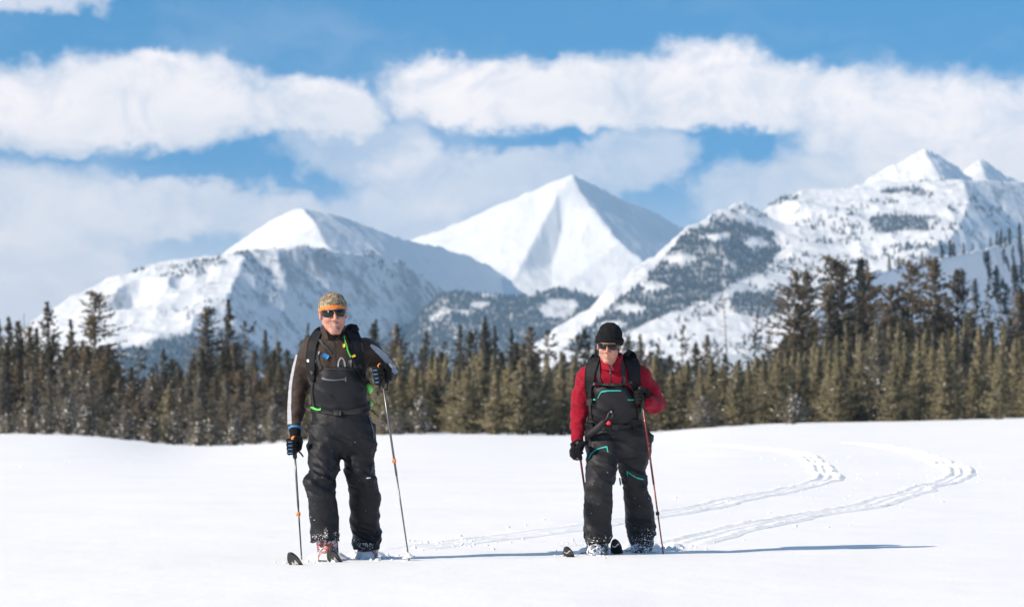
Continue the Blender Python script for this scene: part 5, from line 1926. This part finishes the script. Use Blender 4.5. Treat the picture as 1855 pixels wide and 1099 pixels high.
# ------------------------------------------------------------------ the woman in red
def build_woman():
    D0 = 23.35
    S = D0 / F

    def m(px, py, dy=0.0):
        return P(px, py, D0 + dy)

    def row(px, py, hw, dy, ry):
        q = m(px, py, dy)
        return (q[0], q[1], q[2], hw * (D0 + dy) / F, ry)

    base = m(1120, 1000, .1)
    g0 = float(ground_z(base[0], base[1]))
    e = root('person', (float(base[0]), float(base[1]), g0), 'woman skiing in a red fleece, charcoal bib trousers with teal zips and black beanie', 'person', 'ski tourers')
    torso = [row(1110, 650, 18, -.17, .065), row(1111, 657, 36, -.15, .085), row(1112, 668, 52, -.13, .105), row(1112, 684, 56, -.12, .125), row(1113, 702, 49, -.11, .130), row(1115, 730, 45, -.07, .125), row(1117, 768, 46, -.02, .120)]
    armR = [m(1065, 683, -.10), m(1055, 716, -.05), m(1049, 745, -.03), m(1046.5, 772, -.07), m(1046.5, 797, -.12)]
    armL = [m(1158, 682, -.10), m(1177, 706, -.04), m(1190, 731, .02), m(1183, 734, -.08), m(1172, 727, -.20)]
    rA = [.080, .068, .058, .050, .038]
    rL = [.078, .066, .056, .054, .044]

    def fleece0(p):
        d = loft(p, torso, 2.2)
        d = smin(d, rc(p, m(1082, 673, -.12), m(1142, 673, -.12), .062, .062), .04)
        d = smin(d, chain(p, armR, rA, .02), .035)
        d = smin(d, chain(p, armL, rL, .02), .035)
        return d
    za = m(0, 740)[2]
    fleece = wrinkled(fleece0, [(.009, (9, 9, 18), 4.4, 'fold', None), (.006, (9, 9, 30), 7.4, True, lambda q: np.clip((za + .12 - q[:, 2]) / .1, .15, 1))])
    lo, hi = bounds(np.concatenate([armR, armL, [m(1110, 648), m(1117, 768)]]), .11)
    lo[1] -= .08
    hi[1] += .08
    V, Fc = surf(fleece, lo, hi, .0085)
    fl = part('fleece', V, Fc, M_RED, e)
    cc = m(1108, 653, -.19)

    def collar(p):
        q = p - cc
        rr = np.sqrt((q[..., 0] / .070) ** 2 + (q[..., 1] / .076) ** 2)
        d = np.abs((rr - 1) * .072) - .008
        d = np.maximum(d, np.abs(q[..., 2] - q[..., 1] * .35) - .042)
        gap = .006 + 0.55 * np.maximum(0, q[..., 2] - q[..., 1] * .35 + .022)
        return np.maximum(d, np.where(q[..., 1] < 0, gap - np.abs(q[..., 0] + .006), -1))
    V, Fc = surf(collar, cc - .13, cc + .13, .006)
    part('collar', V, Fc, M_RED, fl)
    part('zip', *ribbon(lambda p: np.minimum(fleece(p), collar(p)), [(1105.5, 669), (1106, 680), (1106.5, 698)], 1.6, .002, D0 - .1), M_STRAP, fl)
    part('zip_pull', *ribbon(lambda p: np.minimum(fleece(p), collar(p)), [(1105.5, 669), (1105.5, 676)], 2.4, .006, D0 - .1), M_REFLECT, fl)
    sh = lambda p: loft(p, [row(1106, 648, 19, -.19, .066), row(1107, 656, 22, -.18, .07), row(1108, 668, 22, -.17, .075)])
    V, Fc = surf(sh, m(1107, 670, -.18) - (.11, .11, 0), m(1107, 649, -.18) + (.11, .11, 0), .006)
    part('undershirt', V, Fc, M_GREYP, e)

    legR = [row(1094, 790, 33, -.03, .112), row(1092, 815, 30, -.07, .112), row(1090, 842, 26.5, -.14, .108), row(1088.5, 862, 25.5, -.21, .112), row(1086, 880, 25.5, -.21, .108), row(1084, 905, 25, -.17, .102), row(1082.5, 935, 26.5, -.13, .105), row(1082.5, 955, 26, -.11, .108), row(1083.5, 972, 23, -.10, .105), row(1083.5, 983, 21.5, -.10, .105)]
    legL = [row(1149, 790, 33, .02, .112), row(1149, 815, 30, .03, .112), row(1147, 841, 26.5, .04, .108), row(1149, 865, 22, .04, .102), row(1150, 882, 21, .06, .098), row(1154, 899, 24, .10, .104), row(1157, 918, 25.5, .16, .105), row(1159.5, 940, 26, .22, .110), row(1162, 965, 24.5, .28, .112), row(1163, 985, 20.5, .31, .105), row(1163, 990, 20, .31, .105)]
    hips = [row(1114, 735, 46, -.06, .138), row(1114, 752, 46, -.04, .138), row(1115, 765, 49, -.03, .138), row(1119, 780, 56, -.01, .142), row(1121, 798, 60, 0, .145), row(1121, 815, 57, 0, .13), row(1119, 828, 46, 0, .11), row(1118, 835, 18, .0, .06)]
    bibr = [row(1108, 701, 34, -.13, .150), row(1108, 709, 38, -.13, .150), row(1112, 722, 43, -.11, .150), row(1114, 738, 46, -.09, .148), row(1115, 752, 47, -.06, .145), row(1115, 768, 48, -.03, .142)]

    def trousers0(p):
        d = smin(loft(p, legR, 2.3), loft(p, hips, 2.3), .035)
        d = smin(d, loft(p, legL, 2.3), .035)
        d = smin(d, loft(p, bibr, 2.6), .012)
        return d
    zk1, zk2, zk3 = m(0, 868)[2], m(0, 965)[2], m(0, 810)[2]

    def folds(q):
        z = q[:, 2]
        return np.minimum(np.exp(-((z - zk1) / .09) ** 2) + np.exp(-((z - zk2) / .06) ** 2) + .45 + .3 * np.exp(-((z - zk3) / .06) ** 2), 1.2)
    trousers = wrinkled(trousers0, [(.016, (5, 5, 13), 9.7, 'fold', folds), (.009, (9, 9, 26), 3.2, 'fold', folds)])
    lo, hi = bounds([m(1050, 993, -.15), m(1192, 697, .15)], .05)
    lo[1] -= .16
    hi[1] += .32
    lo[2] = m(1118, 990, .3)[2]
    V, Fc = surf(trousers, lo, hi, .0075)
    tr = part('bib_trousers', V, Fc, M_GREYCLOTH, e)
    chest = lambda p: np.minimum(fleece(p), trousers(p))
    smooth = lambda p: np.minimum(fleece0(p), trousers0(p)) - .004
    part('bib_edge', *ribbon(chest, [(1087, 697.5), (1108, 697), (1129, 697.5)], 4, .004, D0 - .1), M_STRAP, tr)
    part('chest_zip', *ribbon(chest, [(1083.5, 720), (1087, 712), (1089.5, 708.3), (1100, 707.6), (1125, 707)], [1.2, 1.6, 2.2, 2.4, 2.4], .003, D0 - .1), M_TEAL, tr, label='teal chest pocket zip')
    part('side_tab', *ribbon(chest, [(1071.5, 723), (1079, 723.5)], 2.6, .004, D0 - .1), M_TEAL, tr)
    part('side_tab', *ribbon(chest, [(1137, 723.8), (1147, 723.5)], 2.2, .004, D0 - .1), M_TEAL, tr)
    part('thigh_zip', *ribbon(trousers, [(1066.5, 831), (1071, 822), (1079, 814.5), (1089, 810.5), (1098.5, 809)], [1.0, 1.5, 2.0, 2.2, 2.2], .003, D0 - .1), M_TEAL, tr, label='teal thigh pocket zip')
    part('thigh_zip', *ribbon(trousers, [(1099, 808), (1100, 813), (1101.5, 818.5)], 1.8, .003, D0 - .1), M_TEAL, tr)
    part('thigh_zip', *ribbon(trousers, [(1136.5, 853), (1143, 858), (1152, 864), (1165, 868)], 2.1, .003, D0), M_TEAL, tr, label='teal thigh pocket zip')
    part('thigh_zip', *ribbon(trousers, [(1136, 852), (1137, 858), (1137, 863.5)], 1.6, .003, D0), M_TEAL, tr)
    part('thigh_mark', *ribbon(trousers, [(1064, 818), (1066, 816), (1068, 819)], 1.4, .002, D0 - .1), M_ZIPGREY, tr)
    part('inner_zip', *ribbon(trousers, [(1122.5, 865), (1124, 872), (1124.5, 878)], 1.6, .003, D0), M_TEAL, tr)
    for pth in ([(1088, 698), (1084, 684), (1083, 668), (1084, 656)], [(1128, 698), (1130, 684), (1129, 668), (1127, 656)]):
        part('bib_strap', *ribbon(smooth, pth, 7, .004, D0 - .1), M_STRAP, tr)

    # head and body
    HS = 0.94
    hc = m(1103, 625.5, -.30)
    M = frame_rot(R(-8), R(9), R(5))
    nk = m(1110, 664, -.14)

    def body(p):
        d = head_sdf(p, hc, M, False, HS)
        d = smin(d, rc(p, hc + M @ np.array([0, .02, -.07]), nk, .050, .055), .02)
        d = smin(d, rc(p, m(1086, 684, -.12), m(1138, 684, -.12), .05, .05), .04)
        d = smin(d, loft(p, [row(1112, 672, 34, -.12, .08), row(1113, 702, 40, -.11, .10), row(1116, 745, 36, -.05, .09), row(1120, 790, 46, 0, .10), row(1120, 806, 42, 0, .09)]), .04)
        d = smin(d, chain(p, armR, [.05, .044, .038, .034, .026], .02), .03)
        d = smin(d, chain(p, armL, [.05, .044, .038, .032, .024], .02), .03)
        for hip, kn, an, toe in ((m(1096, 800, -.02), m(1087, 868, -.18), m(1083, 985, -.10), m(1082, 999, -.2)), (m(1146, 800, .02), m(1149, 872, .05), m(1163, 985, .31), m(1160, 992, .2))):
            d = smin(d, chain(p, [hip, kn, an], [.072, .048, .032], .03), .03)
            d = smin(d, rc(p, an, an * .7 + np.asarray(toe) * .3, .030, .026), .02)
        return d
    lo, hi = bounds([m(1035, 1000, -.3), m(1200, 580, .3)], .04)
    lo[1] -= .12
    hi[1] += .12
    V, Fc = surf(body, lo, hi, .016, fine=[(hc[0] - .10, hc[0] + .10, .004), (hc[1] - .14, hc[1] + .12, .0045), (hc[2] - .16, hc[2] + .14, .004)])
    q = (V[np.array(Fc)].mean(1) - hc) @ M / HS
    front = q[:, 1] < -.05
    mi = np.zeros(len(Fc), int)
    mi[front & (np.abs(q[:, 0]) < .019) & (np.abs(q[:, 2] + .071) < .007)] = 1
    part('body', V, Fc, [M_SKIN, M_LIP], e, midx=mi)
    up_c = hc + M @ np.array([0, .012, .044])

    def beanie0(p):
        d = ell(p, up_c, (.088, .104, .094), M)
        d = smin(d, ell(p, up_c + M @ np.array([0, .012, .055]), (.068, .080, .052), M), .03)
        ql = (p - hc) @ M
        return smax(d, (.036 - .30 * (ql[..., 1] + .10)) - ql[..., 2], .006)
    beanie = wrinkled(beanie0, [(.006, (18, 18, 36), 4, True, None)])
    V, Fc = surf(beanie, up_c - .16, up_c + .16, .006)
    bn = part('beanie', V, Fc, M_KNIT, e)

    def cuff0(p):
        d = ell(p, up_c, (.096, .113, .104), M)
        ql = (p - hc) @ M
        z = ql[..., 2] - (.036 - .30 * (ql[..., 1] + .10))
        return smax(smax(d, np.abs(z - .024) - .027, .012), -ell(p, up_c, (.084, .100, .090), M), .004)
    cuff = wrinkled(cuff0, [(.005, (14, 14, 30), 2, True, None)])
    V, Fc = surf(cuff, up_c - .17, up_c + .17, .006)
    part('folded_cuff', V, Fc, M_KNIT, bn)
    hair0 = lambda p: smax(smax(ell(p, hc + M @ np.array([0, .016, .01]), (.078, .096, .094), M), -((p - hc) @ M)[..., 2] - .065, .006), -((p - hc) @ M)[..., 1] + .004, .006)
    V, Fc = surf(wrinkled(hair0, [(.004, (60, 60, 20), 2, True, None)]), hc - .14, hc + .14, .006)
    part('hair', V, Fc, M_HAIR, e)
    add_sunglasses(e, hc, M, HS * 1.0, .0145, .003)

    # hands and poles
    topR, tipR = m(1047.5, 803, -.22), m(1077, 984, .22)
    topL, tipL = m(1160.5, 704.5, -.26), m(1203.5, 993, -.02)
    tipR[2] = float(ground_z(tipR[0], tipR[1])) - .03
    tipL[2] = float(ground_z(tipL[0], tipL[1])) - .05
    for (top, tip, wrist, bdir, off) in ((topR, tipR, armR[-1], np.array([-.1, .75, .4]), .050), (topL, tipL, armL[-1], np.array([.5, .75, .1]), .052)):
        ax = (tip - top) / np.linalg.norm(tip - top)
        c = top + ax * off
        f, fin = glove_sdf(c, -ax, bdir, wrist, 1.05, .034)
        lo, hi = bounds([c, wrist], .085)
        V, Fc = surf(f, lo, hi, .0042)
        part('glove', wrinkle(V, f, .0016, (60, 60, 60), 1, False), Fc, M_KNIT, e)
    st = tube([m(1043, 802, -.2), m(1037, 808, -.21), m(1033, 816, -.21), m(1034, 825, -.21), m(1040, 831, -.21), m(1047, 832, -.21), m(1050, 829, -.20)], [.006, .0075, .008, .008, .0075, .007, .005], 8)
    ski_pole('red ski pole with looped wrist strap in the lowered glove of the woman', topR, tipR, M_POLE_R, M_RUBBER, [.66], None, lower_mat=M_POLE_R, strap=st, clamp_mat=M_RUBBER)
    ski_pole('red ski pole with white bands planted in front of the bent arm of the woman', topL, tipL, M_POLE_R, M_RUBBER, [.72], None, lower_mat=M_POLE_R, clamp_mat=M_RUBBER)

    # boots dusted with snow
    toeR, heelR = m(1079, 1003, -.26), m(1083, 999, .02)
    toeL, heelL = m(1158, 997, .19), m(1165, 993, .46)
    bts = []
    for (toe, heel, an) in ((toeR, heelR, m(1083, 968, -.10)), (toeL, heelL, m(1163, 972, .30))):
        z = float(ground_z(toe[0], toe[1])) - .03
        toe, heel = np.array([toe[0], toe[1], z]), np.array([heel[0], heel[1], z])
        f = boot_sdf(toe, heel, an, 1.2)
        lo, hi = bounds([toe, heel, an], .085)
        V, Fc = surf(f, lo, hi, .007)
        b = part('boot', wrinkle(V, f, .006, (26, 26, 26), 3, True), Fc, M_BOOT_SNOWY, e)
        fw = (toe - heel) / np.linalg.norm(toe - heel)
        sd = np.array([-fw[1], fw[0], 0])
        for k, hz in enumerate((.066, .082, .125)):
            cpt = toe - fw * (.06 + .05 * k)
            part('buckle', *tube([cpt + sd * .070 * math.cos(a) + np.array([0, 0, .025 + hz * math.sin(a)]) for a in np.linspace(.25, math.pi - .25, 9)], .0045, 6), M_RUBBER, b)
        bts.append((f, b))
    V, Fc = snow_bits(lambda p: np.minimum(bts[0][0](p), trousers(p)), [(1062, 978, 1099, 1003), (1062, 968, 1106, 980)], [60, 14], D0, .0015, .005, 5)
    part('clinging_snow', V, Fc, M_CLING, bts[0][1], kind='stuff')
    V, Fc = snow_bits(lambda p: np.minimum(bts[1][0](p), trousers(p)), [(1140, 972, 1184, 997), (1160, 955, 1188, 985)], [70, 60], D0 + .2, .001, .0038, 6)
    part('clinging_snow', V, Fc, M_CLING, bts[1][1], kind='stuff')
    V, Fc = snow_bits(trousers, [(1058, 850, 1110, 975), (1128, 850, 1185, 965), (1065, 770, 1180, 850)], [16, 20, 8], D0, .001, .0028, 7)
    part('clinging_snow', V, Fc, M_CLING, tr, kind='stuff')

    # backpack with its straps
    pk = root('backpack', tuple(m(1118, 765, .2)), 'black backpack with padded straps on the back of the woman in red', 'backpack')
    pb = lambda p: smin(rbox(p, m(1116, 715, .16), (35 * S, .11, 58 * S), .05), ell(p, m(1122, 662, .10), (30 * S, .10, 20 * S)), .05)
    lo, hi = bounds([m(1070, 790, .02), m(1166, 640, .32)], .06)
    V, Fc = surf(wrinkled(pb, [(.010, (9, 9, 9), 6, True, None)]), lo, hi, .011)
    part('pack_body', V, Fc, M_PACK, pk)
    for pth, w in (([(1086, 645), (1077, 655), (1070.5, 672), (1068.5, 692), (1068, 712), (1070, 730)], [12, 17, 18, 16, 12, 8]), ([(1134, 641), (1140, 648), (1146, 662), (1149, 684), (1150, 706), (1152, 724)], [15, 22, 22, 20, 15, 8])):
        part('shoulder_strap', *ribbon(smooth, pth, w, .015, D0 - .1, nw=6), M_PACK, pk)
    shp = lambda p: np.minimum(chest(p) - .017, pb(p))
    part('chest_strap', *ribbon(shp, [(1073, 692), (1090, 696), (1110, 697), (1130, 696), (1144, 692)], 3.4, .005, D0 - .1), M_STRAP, pk)
    part('buckle', *ribbon(shp, [(1070, 722), (1069, 733)], 8, .012, D0 - .1), M_RUBBER, pk)
    part('buckle', *ribbon(shp, [(1075, 692), (1078, 697)], 4, .006, D0 - .1), M_ZIPGREY, pk)
    for pth in ([(1070, 732), (1070, 748), (1073, 762), (1076, 776)], [(1151, 724), (1155, 740), (1158, 755), (1157, 768)]):
        part('lower_strap', *ribbon(chest, pth, 4.5, .006, D0 - .05), M_STRAP, pk)
    part('edge_cord', *ribbon(shp, [(1139, 694), (1146, 706), (1152, 722), (1155, 735)], 1.4, .003, D0 - .1), M_POLE_R, pk)
    part('hip_belt', *ribbon(trousers, [(1068, 764), (1085, 770), (1110, 774), (1135, 773), (1160, 766)], [15, 13, 11, 11, 15], .010, D0), M_STRAP, pk)
    part('belt_buckle', *ribbon(lambda p: trousers(p) - .012, [(1108, 773), (1120, 774)], 9, .008, D0), M_RUBBER, pk)
    tr2 = lambda p: trousers(p) - .012
    part('belt_pocket', *ribbon(tr2, [(1153, 760), (1154, 775), (1155, 788)], 13, .020, D0), M_PACK, pk)
    part('belt_pocket', *ribbon(tr2, [(1070, 765), (1069, 780), (1068, 790)], 12, .020, D0), M_PACK, pk)
    part('teal_cord', *ribbon(chest, [(1160.5, 737), (1161.5, 744), (1163, 751)], 1.8, .004, D0), M_TEAL, pk)
    part('side_cord', *tube([m(1172, 700, .05), m(1177, 690, .04), m(1180, 678, .06), m(1176, 672, .08)], .004, 6), M_ZIPGREY, pk)
    # grey pouch slung slantwise across the belt, with a black clip and a red tab
    po = root('pouch', tuple(m(1082, 779, -.2)), 'slim grey tube pouch with red tab slung slantwise over the belt of the woman', 'pouch')
    part('sleeve', *tube([m(1063, 791, -.14), m(1070, 785, -.17), m(1082, 776, -.20), m(1093, 765, -.215), m(1099, 759, -.215)], [.020, .025, .026, .022, .016], 12), M_GREYCLOTH, po)
    part('clip', *tube([m(1097, 762, -.23), m(1101, 755, -.235), m(1103, 748, -.235), m(1108, 746, -.235), m(1111, 752, -.235), m(1107, 758, -.235)], [.011, .010, .008, .009, .009, .010], 9), M_RUBBER, po)
    part('knob', *tube([m(1106.5, 746, -.25), m(1108.5, 745, -.252)], .0075, 8), M_GREYP, po)
    part('red_tab', *tube([m(1099.5, 768, -.245), m(1103, 765.5, -.25), m(1107, 766.5, -.25)], [.010, .016, .010], 8), M_REDP, po)
    # skis
    ski('narrow black ski with curved white mark, its tip foremost in front of the woman', 1026, 1004, 22.78, (-.22, -.97), .070, .118, .60, M_SKI_TOP, 'skis', emblem='curve')
    ski('narrow black ski with tip upturned steeply between the boots of the woman', 1114, 1000, 23.25, (-.16, -.98), .080, .150, .62, M_SKI_TOP, 'skis', emblem='curve')
    return e


build_woman()


# ------------------------------------------------------------------ ski tracks, clods and powder on the snowfield
def on_ground(px, py):
    """where the sight line through a photograph pixel meets the snowfield"""
    D = np.geomspace(14, 190, 6000)
    w = P(px, py, D)
    under = w[:, 2] < ground_z(w[:, 0], w[:, 1])
    k = int(np.argmax(under)) if under.any() else len(D) - 1
    return w[k]


def track(path, width, name, strength, seed):
    rg = np.random.default_rng(seed)
    W = np.array([on_ground(*q) for q in path])[:, :2]
    # smooth curve through the points, one row every few centimetres
    d = np.concatenate([[0], np.cumsum(np.linalg.norm(np.diff(W, axis=0), axis=1))])
    n = int(d[-1] / .05)
    s = np.linspace(0, d[-1], n)
    C = np.stack([np.interp(s, d, W[:, k]) for k in (0, 1)], 1)
    ker = np.hanning(61)
    ker /= ker.sum()
    C = np.stack([np.convolve(np.pad(C[:, k], 30, mode='edge'), ker, 'valid') for k in (0, 1)], 1)
    C += np.stack([fbm(np.stack([s * .35, s * 0 + seed, s * 0 + k], -1), 3) * .10 for k in (0, 1)], 1)
    T_ = np.gradient(C, axis=0)
    T_ /= np.linalg.norm(T_, axis=1, keepdims=True)
    N = np.stack([-T_[:, 1], T_[:, 0]], 1)
    k = 45
    u = np.linspace(-1, 1, k)
    wloc = width * (1 + .25 * fbm(np.stack([s * .5, s * 0, s * 0 + seed], -1), 3))
    X = C[:, None] + N[:, None] * (u[None, :, None] * wloc[:, None, None])
    x = np.abs(u)[None, :] * np.ones((n, 1))
    st = .7 * np.interp(s, d, strength)[:, None]
    p3 = np.stack([X[..., 0], X[..., 1], np.zeros_like(X[..., 0])], -1)
    lumps = fbm(p3 * 8 + seed, 4, .6)
    lum2 = np.maximum(0, fbm(p3 * (14, 14, 1) + 40, 3, .6))
    berm = np.exp(-((x - .55 - .10 * fbm(p3 * 1.7 + 3, 2)) / .17) ** 2)
    ridge = np.exp(-(x / .10) ** 2)
    groove = np.exp(-((x - .24) / .13) ** 2)
    h = st * (.075 * berm * (.75 + .7 * lumps + .6 * lum2) + .035 * ridge * (1 + lumps) - .02 * groove + .05 * lum2 * sstep(1, .6, x) + .012)
    fade = sstep(1.0, .80, x) * np.minimum(1, np.minimum(s, s[-1] - s) / 1.0)[:, None]
    z = ground_z(X[..., 0], X[..., 1])
    Z = z - .02 + (h + .022) * fade
    me = mesh_from(name, np.stack([X[..., 0], X[..., 1], Z], -1).reshape(-1, 3), grid_faces(n, k), [M_SNOW])
    link(name, me, kind='structure')
    return C, s


TW_PATH = [(1190, 994), (1230, 985), (1262, 978), (1330, 962), (1400, 945), (1480, 930), (1560, 917), (1620, 900), (1680, 880), (1720, 868), (1738, 860), (1732, 850), (1714, 842), (1693, 832), (1655, 820), (1612, 811), (1570, 805), (1530, 801)]
TM_PATH = [(690, 1003), (760, 990), (830, 980), (900, 972), (970, 964), (1050, 956), (1120, 944), (1200, 929), (1280, 916), (1360, 900), (1430, 887), (1480, 876), (1496, 866), (1492, 855), (1488, 843), (1470, 833), (1455, 824), (1430, 818), (1390, 814), (1340, 809), (1290, 806)]
ca, sa = track(TW_PATH, .27, 'ski_track', [.12, .18] + [.27] * 8 + [.55] * 5 + [.5, .4, .2], 11)
cb, sb = track(TM_PATH, .25, 'ski_track', [.1, .15, .17, .15, .14, .15, .17] + [.23] * 5 + [.55] * 5 + [.5, .4, .3, .15], 23)


def clods():
    rg = np.random.default_rng(5)
    bits = []
    for C, m in ((ca, 230), (cb, 190)):
        for i in rg.integers(0, len(C), m):
            off = rg.normal(0, .33, 2) * rg.choice([.7, 1, 1.8])
            x, y = C[i] + off
            r = rg.uniform(.006, .018) * rg.choice([.6, 1, 1.5], p=[.5, .4, .1])
            bits.append(lump(np.array([x, y, float(ground_z(x, y)) + r * .2]), r, rg))
    for (px, py, sx, sy, m, r1) in ((800, 985, 45, 6, 46, .02), (1040, 985, 25, 8, 26, .012), (1212, 992, 16, 2, 40, .03), (1150, 996, 30, 3, 40, .014), (668, 1009, 25, 3, 50, .018), (590, 1014, 20, 3, 40, .018), (1083, 1002, 25, 3, 30, .012), (535, 1019, 14, 2, 22, .012), (1026, 1006, 12, 2, 18, .012), (1116, 1001, 12, 2, 18, .012), (150, 835, 80, 6, 14, .02)):
        for _ in range(m):
            w = on_ground(px + rg.normal(0, sx), py + rg.normal(0, sy))
            r = rg.uniform(.3, 1) * r1
            bits.append(lump(w + (0, 0, r * .15), r, rg))
    V, Fc = joinm(*bits)
    link('snow_clods', mesh_from('snow_clods', V, Fc, [M_CLING]), kind='stuff')
    bits = []
    for _ in range(420):                       # powder kicked up by the trailing boot and thrown beside the skis
        px = 1168 + rg.normal(0, 15)
        py = 992 - abs(rg.normal(0, 14))
        D = 23.55 + rg.normal(0, .12)
        bits.append(lump(P(px, py, D), rg.uniform(.001, .0028), rg))
    for _ in range(160):
        bits.append(lump(P(1045 + rg.normal(0, 22), 990 - abs(rg.normal(0, 11)), 23.3 + rg.normal(0, .15)), rg.uniform(.001, .003), rg))
    V, Fc = joinm(*bits)
    link('snow_spray', mesh_from('snow_spray', V, Fc, [M_CLING]), kind='stuff')


clods()


def tip_holes():
    """low collars of pushed-up powder round each boot and where the skis come out of the snow"""
    rg = np.random.default_rng(9)
    V, Fc = [], []
    for (px, py, rx, ry, hh) in ((597, 1010, .20, .26, .05), (664, 1007, .20, .26, .045), (1081, 1001, .20, .26, .05), (1161, 994, .22, .28, .055), (1212, 992, .16, .16, .05)):
        c = on_ground(px, py)
        n, k = 26, 40
        r = np.linspace(.0, 1, n)[:, None]
        a = np.linspace(0, 2 * math.pi, k, endpoint=False)[None]
        X = c[0] + rx * r * np.cos(a)
        Y = c[1] + ry * r * np.sin(a)
        p3 = np.stack([X, Y, 0 * X], -1)
        z = ground_z(X, Y) - .012 + hh * np.exp(-((r - .45) / .25) ** 2) * (.6 + .8 * np.maximum(-.3, fbm(p3 * 12, 4, .6))) + .012 * (1 - r)
        z = z - .02 * sstep(.85, 1, r)
        i0 = len(V) and sum(len(v) for v in V)
        V.append(np.stack([X, Y, z], -1).reshape(-1, 3))
        i = np.arange(n * k).reshape(n, k)
        q = np.stack([i[:-1], np.roll(i[:-1], -1, 1), np.roll(i[1:], -1, 1), i[1:]], -1).reshape(-1, 4)[:, ::-1]
        Fc.append(q + i0)
    link('snow_mounds', mesh_from('snow_mounds', np.concatenate(V), np.concatenate(Fc), [M_SNOW]), kind='stuff')


tip_holes()
